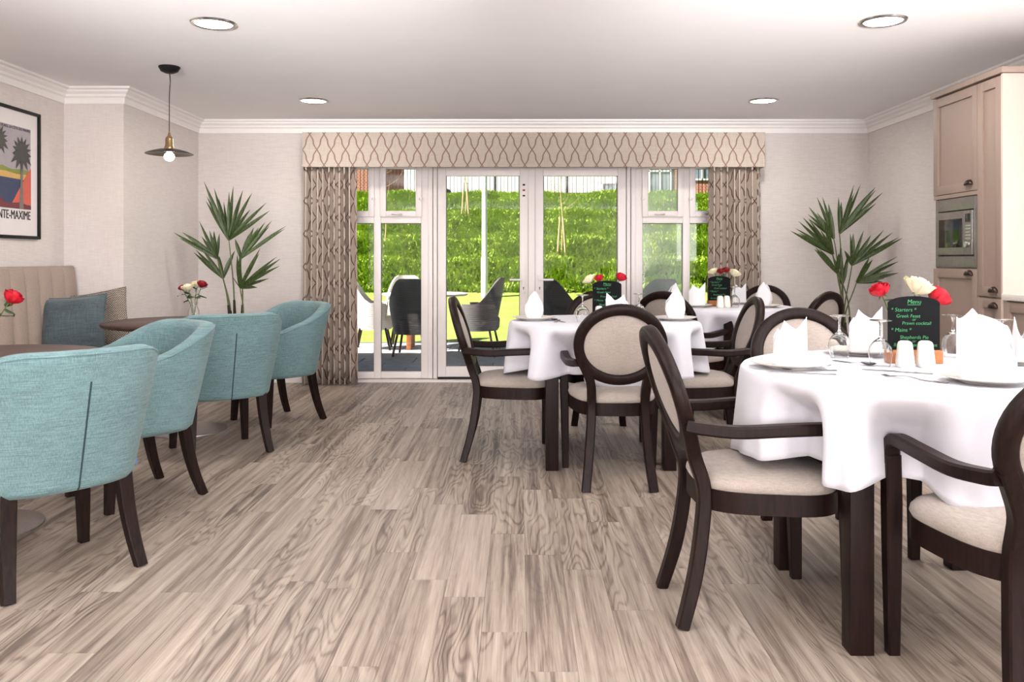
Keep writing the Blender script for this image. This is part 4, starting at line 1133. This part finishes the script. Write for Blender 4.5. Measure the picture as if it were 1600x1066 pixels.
# table beside the curtain
n3 = 'curtain-side table'
plate(1.33, 6.32, 'cream plate at the garden-door place of the '+n3); napkin(1.345, 6.32, 0, .1, 'two-pointed white napkin left of the menu on the '+n3, 1.1)
plate(1.235, 6.66, 'cream plate at the far place of the '+n3); napkin(1.235, 6.66, 2, .5, 'white napkin by the window on the '+n3)
plate(1.84, 6.30, 'cream plate at the palm place of the '+n3); napkin(1.84, 6.30, 2, -.5, 'white napkin near the corner palm on the '+n3, 1.1)
plate(1.78, 6.76, 'cream plate at the curtain place of the '+n3); napkin(1.77, 6.74, 0, .2, 'white napkin against the curtain on the '+n3)
menu_board(1.54, 6.44, math.radians(6), 'chalk menu board in front of the trellis curtain')
shaker_pot(1.50, 6.24, 'white shaker at the foot of the curtain-side menu'); shaker_pot(1.556, 6.27, 'white shaker beside its twin at the curtain-side menu')
wine_glass(1.615, 6.28, 'upturned wine glass in front of the curtain-side menu')
v5 = (1.60, 6.53, ZT); vase(v5, .11, .034, 'glass vase of roses behind the menu on the '+n3)
rose((1.60, 6.53, ZT+.012), (1.525, 6.53, 1.035), 'cream', 'white rose left of the dark red roses on the '+n3, 2, 31, .9)
rose((1.60, 6.53, ZT+.012), (1.575, 6.52, 1.035), 'darkred', 'dark red rose beside the left white rose on the '+n3, 2, 32, .85)
rose((1.605, 6.53, ZT+.012), (1.615, 6.53, 1.045), 'darkred', 'dark red rose beside the cream rose on the '+n3, 2, 33, .85)
rose((1.605, 6.53, ZT+.012), (1.668, 6.53, 1.015), 'cream', 'cream rose leaning right on the '+n3, 3, 34, 1.15)

# ================================================================== GARDEN
def slab_mat():
    b = NB('grey_paving'); v = b.noise(b.coord(rnd=True), 9, 4, .6)
    b.set(Base_Color=b.ramp(v, [(.3, srgb(140, 142, 148)), (.7, srgb(172, 172, 176))]), Roughness=.85); b.bump(v, .3, .004); return b.m
M['slab'] = slab_mat()
pat = MB().box(-6, 6, YB+.25, 11.9, -.14, -.035).build('patio', plain('patio_joint', srgb(52, 54, 58), 1), smooth=False); struct(pat, 'grey slab patio outside the garden doors')
sm = MB().box(-.297, .297, -.222, .222, -.034, 0, .004); sme = sm.mesh('slab', False); sme.materials.append(M['slab'])
for j in range(9):
    for i in range(14):
        x = -4.2+.605*i+(.3 if j % 2 else 0); y = 8.13+.225+.45*j-.0
        if y+.22 > 11.9 or abs((x)*F/y+808-830) > 470: continue
        o = link('slab', sme, pat); o.location = (x, y, -.012)
# lawn and bank as one ground surface
GP = [(11.9, -.02), (14, .02), (17, .18), (19, .42), (20.2, 1.05), (21.2, 1.55), (22.0, 1.68), (22.8, 2.08), (23.6, 2.36), (24.4, 2.45), (25.2, 2.80), (26.2, 3.10), (27.0, 3.16), (60, 3.2)]
def gz(y):
    for (a, za), (b, zb) in zip(GP, GP[1:]):
        if a <= y <= b: return za+(zb-za)*smooth(0, 1, (y-a)/(b-a)) if y > 19 else za+(zb-za)*(y-a)/(b-a)
    return GP[-1][1]
rows = []
ys = list(np.linspace(11.9, 19, 14))+list(np.linspace(19.15, 27, 50))+[30, 40, 60]
for y in ys: rows.append([(x, y, gz(y)-(.06 if y > 19 else 0)+.03*math.sin(x*1.7+y)*(y > 19)) for x in np.linspace(-22, 24, 70)])
def grass_mat(name, a, b_, c):
    b = NB(name); v = b.noise(b.coord(), 1.4, 4, .65); v2 = b.noise(b.coord(), 22, 2)
    m = b.math('ADD', b.math('MULTIPLY', v, .55), b.math('MULTIPLY', v2, .45))
    b.set(Base_Color=b.ramp(m, [(.32, a), (.5, b_), (.68, c)]), Roughness=.8, Specular_IOR_Level=.15); return b.m
M['lawn'] = grass_mat('lawn_green', srgb(118, 136, 58), srgb(134, 150, 70), srgb(150, 162, 84))
M['bank'] = grass_mat('bank_soil_green', srgb(46, 76, 14), srgb(66, 102, 22), srgb(84, 120, 32))
M['blade'] = grass_mat('bank_blade_green', srgb(112, 140, 36), srgb(146, 172, 58), srgb(182, 202, 96))
gr = MB().loft(rows, False, False).build('lawn', M['lawn']); gr.data.materials.append(M['bank'])
for p in gr.data.polygons:
    if p.center.y > 19.0: p.material_index = 1
struct(gr, 'sunlit lawn rising to a terraced grassy bank')
rng = np.random.default_rng(5)
NBL = 190000
by_ = rng.uniform(18.9, 26.6, NBL); bx = rng.uniform(-7.2, 8.2, NBL)
keep = np.abs(bx*F/by_+808-835) < 340; bx = bx[keep]; by_ = by_[keep]; nb = len(bx)
# tufts: pull blades towards clump centres so the bank reads lumpy
bz = np.array([gz(y) for y in by_])-.05
hgt = rng.uniform(.08, .25, nb)*(.6+.8*(np.sin(bx*2.3+by_*1.1)*np.sin(by_*3.1-bx*.7)*.5+.5)); ang = rng.uniform(0, 2*PI, nb); ln = rng.uniform(.05, .30, nb)*1.0
wd = rng.uniform(.011, .028, nb)
dx = np.cos(ang); dy = np.sin(ang)
v0 = np.stack([bx-dy*wd, by_+dx*wd, bz], 1); v1_ = np.stack([bx+dy*wd, by_-dx*wd, bz], 1)
v2_ = np.stack([bx+dx*ln*.5+dy*wd*.7, by_+dy*ln*.5-dx*wd*.7, bz+hgt*.7], 1); v3_ = np.stack([bx+dx*ln*.5-dy*wd*.7, by_+dy*ln*.5+dx*wd*.7, bz+hgt*.7], 1)
v4_ = np.stack([bx+dx*ln*1.1, by_+dy*ln*1.1, bz+hgt*.9], 1)
V = np.stack([v0, v1_, v2_, v3_, v4_], 1).reshape(-1, 3)
me = bpy.data.meshes.new('bank_grass'); me.vertices.add(len(V)); me.vertices.foreach_set('co', V.ravel().astype(np.float32))
idx = np.arange(nb)*5
loops = np.stack([idx, idx+1, idx+2, idx+3, idx+3, idx+2, idx+4], 1).ravel()
me.loops.add(len(loops)); me.loops.foreach_set('vertex_index', loops.astype(np.int32))
st_ = np.empty(nb*2, np.int32); st_[0::2] = np.arange(nb)*7; st_[1::2] = np.arange(nb)*7+4
me.polygons.add(nb*2); me.polygons.foreach_set('loop_start', st_); me.update(calc_edges=True); me.validate()
me.materials.append(M['blade']); bg_ = link('bank_grass', me); bg_['kind'] = 'stuff'; tag(bg_, 'long bright green grass covering the terraced bank', 'grass')

# rattan garden furniture
def wicker(name, c1, c2):
    b = NB(name); vec = b.coord((1, 1, 1)); wv = b.n('ShaderNodeTexWave', wave_type='BANDS', bands_direction='Z'); wv.inputs['Scale'].default_value = 26; wv.inputs['Distortion'].default_value = 1.5
    b.l(vec, wv.inputs['Vector']); b.set(Base_Color=b.ramp(wv.outputs[1], [(.2, c1), (.7, c2)]), Roughness=.6); b.bump(wv.outputs[1], .5, .006); return b.m
M['rattan_sunlit'] = wicker('sunlit_rattan', srgb(206, 200, 192), srgb(236, 232, 226)); M['rattan_dark'] = wicker('charcoal_rattan', srgb(52, 50, 52), srgb(92, 90, 92))  # the whitish tone has the sun's glare put into its base colour
def garden_chair(loc, rz, label, mat):
    t = thing('garden_chair', label, 'chair', loc, rz, 'rattan garden chairs on the patio')
    # wing back shell: horseshoe whose height sweeps from arm to high back
    rings = []; m = 33
    for i in range(m):
        a = -2.15+4.3*i/(m-1); h = .60+.33*smooth(1.5, .35, abs(a)); lean = .12*(h-.4)
        x = .29*math.sin(a)*(1+.08*(h-.6)); y = -.27*math.cos(a)+.02
        ox, oy = math.sin(a)*.02, -math.cos(a)*.02
        rings.append([(x*.86, y*.86, .26), (x*.95, y*.95, .42), (x*1.02, y*1.02-lean*.6*max(0, math.cos(a)), .42+(h-.42)*.55), (x*1.06, y*1.06-lean*max(0, math.cos(a)), h),
                      (x*1.06-ox*1.4, y*1.06-lean*max(0, math.cos(a))-oy*1.4, h), (x*1.02-ox*1.6, y*1.02-lean*.6*max(0, math.cos(a))-oy*1.6, .42+(h-.42)*.55), (x*.95-ox*1.6, y*.95-oy*1.6, .42), (x*.86-ox*1.5, y*.86-oy*1.5, .26)])
    MB().loft(rings).build('shell', mat, t, angle=60)
    MB().lathe([(0, .26), (.23, .26), (.255, .30), (.262, .40), (.25, .425), (0, .43)], 28).build('seat', mat, t, angle=50)
    for sx in (-1, 1):
        for sy in (-1, 1): MB().tube([(sx*.17, sy*.16, .28), (sx*.22, sy*.22, .0)], .014, 8).build('leg', M['bronze'], t)
    return t
garden_chair((-1.25, 10.25, -.012), face(.05, 1), 'dark rattan garden chair with its back to the left window', M['rattan_dark'])
garden_chair((-1.86, 10.95, -.012), face(1, .1), 'sunlit rattan garden chair at the curtain end of the patio table', M['rattan_sunlit'])
garden_chair((-1.52, 11.75, -.012), face(.2, -1), 'sunlit rattan garden chair on the lawn side of the patio table', M['rattan_sunlit'])
garden_chair((-.48, 10.75, -.012), face(-1, .15), 'high winged rattan garden chair seen through the left door', M['rattan_dark'])
garden_chair((.58, 10.2, -.012), face(.8, .6), 'dark rattan garden chair seen through the right door', M['rattan_dark'])
garden_chair((1.62, 10.1, -.012), face(-.3, .9), 'dark rattan garden chair outside the window with painted reflection', M['rattan_dark'])
t = thing('garden_table', 'pale round garden table among the rattan chairs', 'table', (-1.2, 11.0, -.012))
MB().lathe([(0, .69), (.55, .69), (.56, .70), (.56, .715), (.55, .72), (0, .72)], 48).build('table_top', M['rattan_sunlit'], t)
for k in range(4):
    a = PI/4+k*PI/2; MB().box(.26*math.cos(a)-.03, .26*math.cos(a)+.03, .26*math.sin(a)-.03, .26*math.sin(a)+.03, 0, .69, .005).build('leg', M['oak'], t)

# lamp post, young trees, fence, van, houses on the bank top
t = thing('lamp_post', 'white painted lamp post on the lawn', 'lamp post', (-.70, 18.2, gz(18.2)-.05))
MB().lathe([(.075, 0), (.075, .9), (.06, .95), (.055, 4.6), (0, 4.6)], 20).build('post', plain('pole_white', srgb(206, 212, 214), .5), t)
MB().tube(spline([(0, 0, 4.5), (0, -.2, 4.75), (0, -.7, 4.8)], 5), .03, 8).build('arm', plain('pole_arm_white', srgb(206, 212, 214), .5), t)
MB().box(-.12, .12, -1.15, -.6, 4.74, 4.84, .03).build('lamp_head', M['steel'], t)
M['bark'] = plain('pale_bark', srgb(168, 146, 108), .9, var=.2); M['stake'] = plain('timber_stake', srgb(170, 146, 108), .9, var=.15)
def sapling(x, y, h, label, seed, stakes=True):
    rnd = random.Random(seed); t = thing('sapling', label, 'tree', (x, y, gz(y)-.05), 0, 'bare young trees on the bank')
    tr = spline([(0, 0, 0), (.03, 0, h*.3), (-.02, 0, h*.6), (.06, 0, h)], 6)
    MB().tube(tr, lambda i: .022-.0009*i, 7).build('trunk', M['bark'], t)
    for k in range(12):
        p = tr[8+int(k*.8)]; a = rnd.uniform(0, 6.28); l = rnd.uniform(.3, .75)
        MB().tube(spline([p, p+Vector((math.cos(a)*l*.5, math.sin(a)*l*.5, l*.35)), p+Vector((math.cos(a)*l*.8, math.sin(a)*l*.8, l*.95))], 3), lambda i: .007-.0008*i, 5).build('branch', M['bark'], t)
    for sx in ((-.10, .10) if stakes else ()):
        MB().tube([(sx, -.1, 0), (sx*.35, -.05, 1.0)], .024, 8).build('stake', M['stake'], t)
sapling(-1.43, 23.4, 2.4, 'bare staked sapling on the upper bank behind the left door', 1)
sapling(1.08, 20.6, 2.9, 'bare staked sapling on the lower bank behind the right door', 2)
sapling(-3.28, 21.0, 3.0, 'bare pale-stemmed sapling behind the left window', 3, False)
def house(loc, w_, d_, h, mat, label, wins):
    t = thing('house', label, 'building', loc)
    MB().box(-w_/2, w_/2, 0, d_, 0, h).build('walls', mat, t, smooth=False)
    rf_ = MB().add([(-w_/2-.3, -.3, h), (w_/2+.3, -.3, h), (w_/2+.3, d_+.3, h), (-w_/2-.3, d_+.3, h), (-w_/2, d_/2, h+2.2), (w_/2, d_/2, h+2.2)], [(0, 1, 5, 4), (2, 3, 4, 5), (1, 2, 5), (3, 0, 4), (0, 3, 2, 1)])
    rf_.build('roof', plain('roof_tile_grey', srgb(96, 88, 86), .8), t, smooth=False)
    for x, z, ww, hh_ in wins:
        m = MB(); f_ = .07
        m.box(x-ww/2, x-ww/2+f_, -.06, .02, z, z+hh_).box(x+ww/2-f_, x+ww/2, -.06, .02, z, z+hh_).box(x-ww/2, x+ww/2, -.06, .02, z, z+f_).box(x-ww/2, x+ww/2, -.06, .02, z+hh_-f_, z+hh_).box(x-.03, x+.03, -.06, .02, z, z+hh_).box(x-ww/2, x+ww/2, -.06, .02, z+hh_*.5-.03, z+hh_*.5+.03)
        wn = m.build('window', M['upvc'], t, smooth=False)
        MB().box(x-ww/2+.02, x+ww/2-.02, -.02, .0, z+.02, z+hh_-.02).build('pane', plain('far_window_glass', srgb(120, 130, 136), .2), wn, smooth=False)
def brick_mat():
    b = NB('red_brick_wall'); br = b.n('ShaderNodeTexBrick'); br.inputs['Scale'].default_value = 3.5
    mp = b.n('ShaderNodeMapping'); mp.inputs['Rotation'].default_value = (PI/2, 0, 0); tc_ = b.n('ShaderNodeTexCoord'); b.l(tc_.outputs['Object'], mp.inputs[0]); b.l(mp.outputs[0], br.inputs['Vector'])
    br.inputs['Color1'].default_value = srgb(170, 92, 66); br.inputs['Color2'].default_value = srgb(148, 76, 56); br.inputs['Mortar'].default_value = srgb(200, 186, 170); b.set(Base_Color=br.outputs[0], Roughness=.9); return b.m
M['brick'] = brick_mat()
house((-9.5, 36, 3.1), 7.5, 7, 5.2, M['brick'], 'red brick house above the bank behind the left window', [(-1.6, 1.0, 1.4, 1.3), (.9, 1.0, 1.4, 1.3)])
house((10.6, 37, 3.1), 9.8, 7, 5.2, M['brick'], 'red brick house with white window above the bank on the right', [(-4.35, .9, 1.0, 2.0), (-2.5, 1.5, 1.1, 1.4), (1.0, 1.0, 1.6, 1.4)])
house((1.0, 48, 3.1), 15, 8, 5.2, plain('white_render', srgb(236, 234, 230), .9), 'white rendered house above the bank behind the doors', [(-4.4, 1.0, 1.6, 1.4), (4.6, 1.0, 1.6, 1.4)])
# railing
t = thing('railing', 'dark vertical bar railing along the top of the bank', 'fence', (0, 27.0, 3.10))
bars = MB()
for i in range(150):
    x = -8+.115*i; bars.box(x-.009, x+.009, -.009, .009, .02, 1.55)
bo = bars.build('bars', M['black'], t, smooth=False); bo['kind'] = 'stuff'
MB().box(-8, 9.2, -.02, .02, .12, .17).build('bottom_rail', M['black'], t, smooth=False); MB().box(-8, 9.2, -.02, .02, 1.48, 1.53).build('top_rail', M['black'], t, smooth=False)
for i in range(8):
    x = -7.6+2.3*i; MB().box(x-.035, x+.035, -.035, .035, 0, 1.65).build('post', M['black'], t, smooth=False)
# white van parked behind the railing
t = thing('van', 'white van parked behind the railing', 'vehicle', (-1.2, 31, 3.2))
pf = [(-2.1, .35), (2.3, .35), (2.35, .8), (2.35, 1.95), (2.2, 2.05), (-.5, 2.02), (-1.3, 1.15), (-2.15, .95), (-2.2, .5)]
n = len(pf); mb = MB().add([(x, 0, z) for x, z in pf]+[(x, 1.8, z) for x, z in pf], [tuple(range(n)), tuple(range(2*n-1, n-1, -1))]+[(i, (i+1) % n, n+(i+1) % n, n+i) for i in range(n)])
mb.build('body', plain('van_white', srgb(240, 240, 240), .3), t, smooth=False)
MB().add([(-.95, -.01, 1.25), (-.45, -.01, 1.85), (.2, -.01, 1.85), (.2, -.01, 1.25)], [(0, 1, 2, 3)]).build('side_window', M['blackglass'], t, smooth=False)
for x in (-1.4, 1.5):
    wl = MB().lathe([(0, -.1), (.2, -.1), (.33, -.09), (.34, 0), (.33, .09), (0, .1)], 24); wl.v = [(x+a, .1+c_, .34+b_) for a, b_, c_ in wl.v]; wl.build('wheel', M['black'], t)
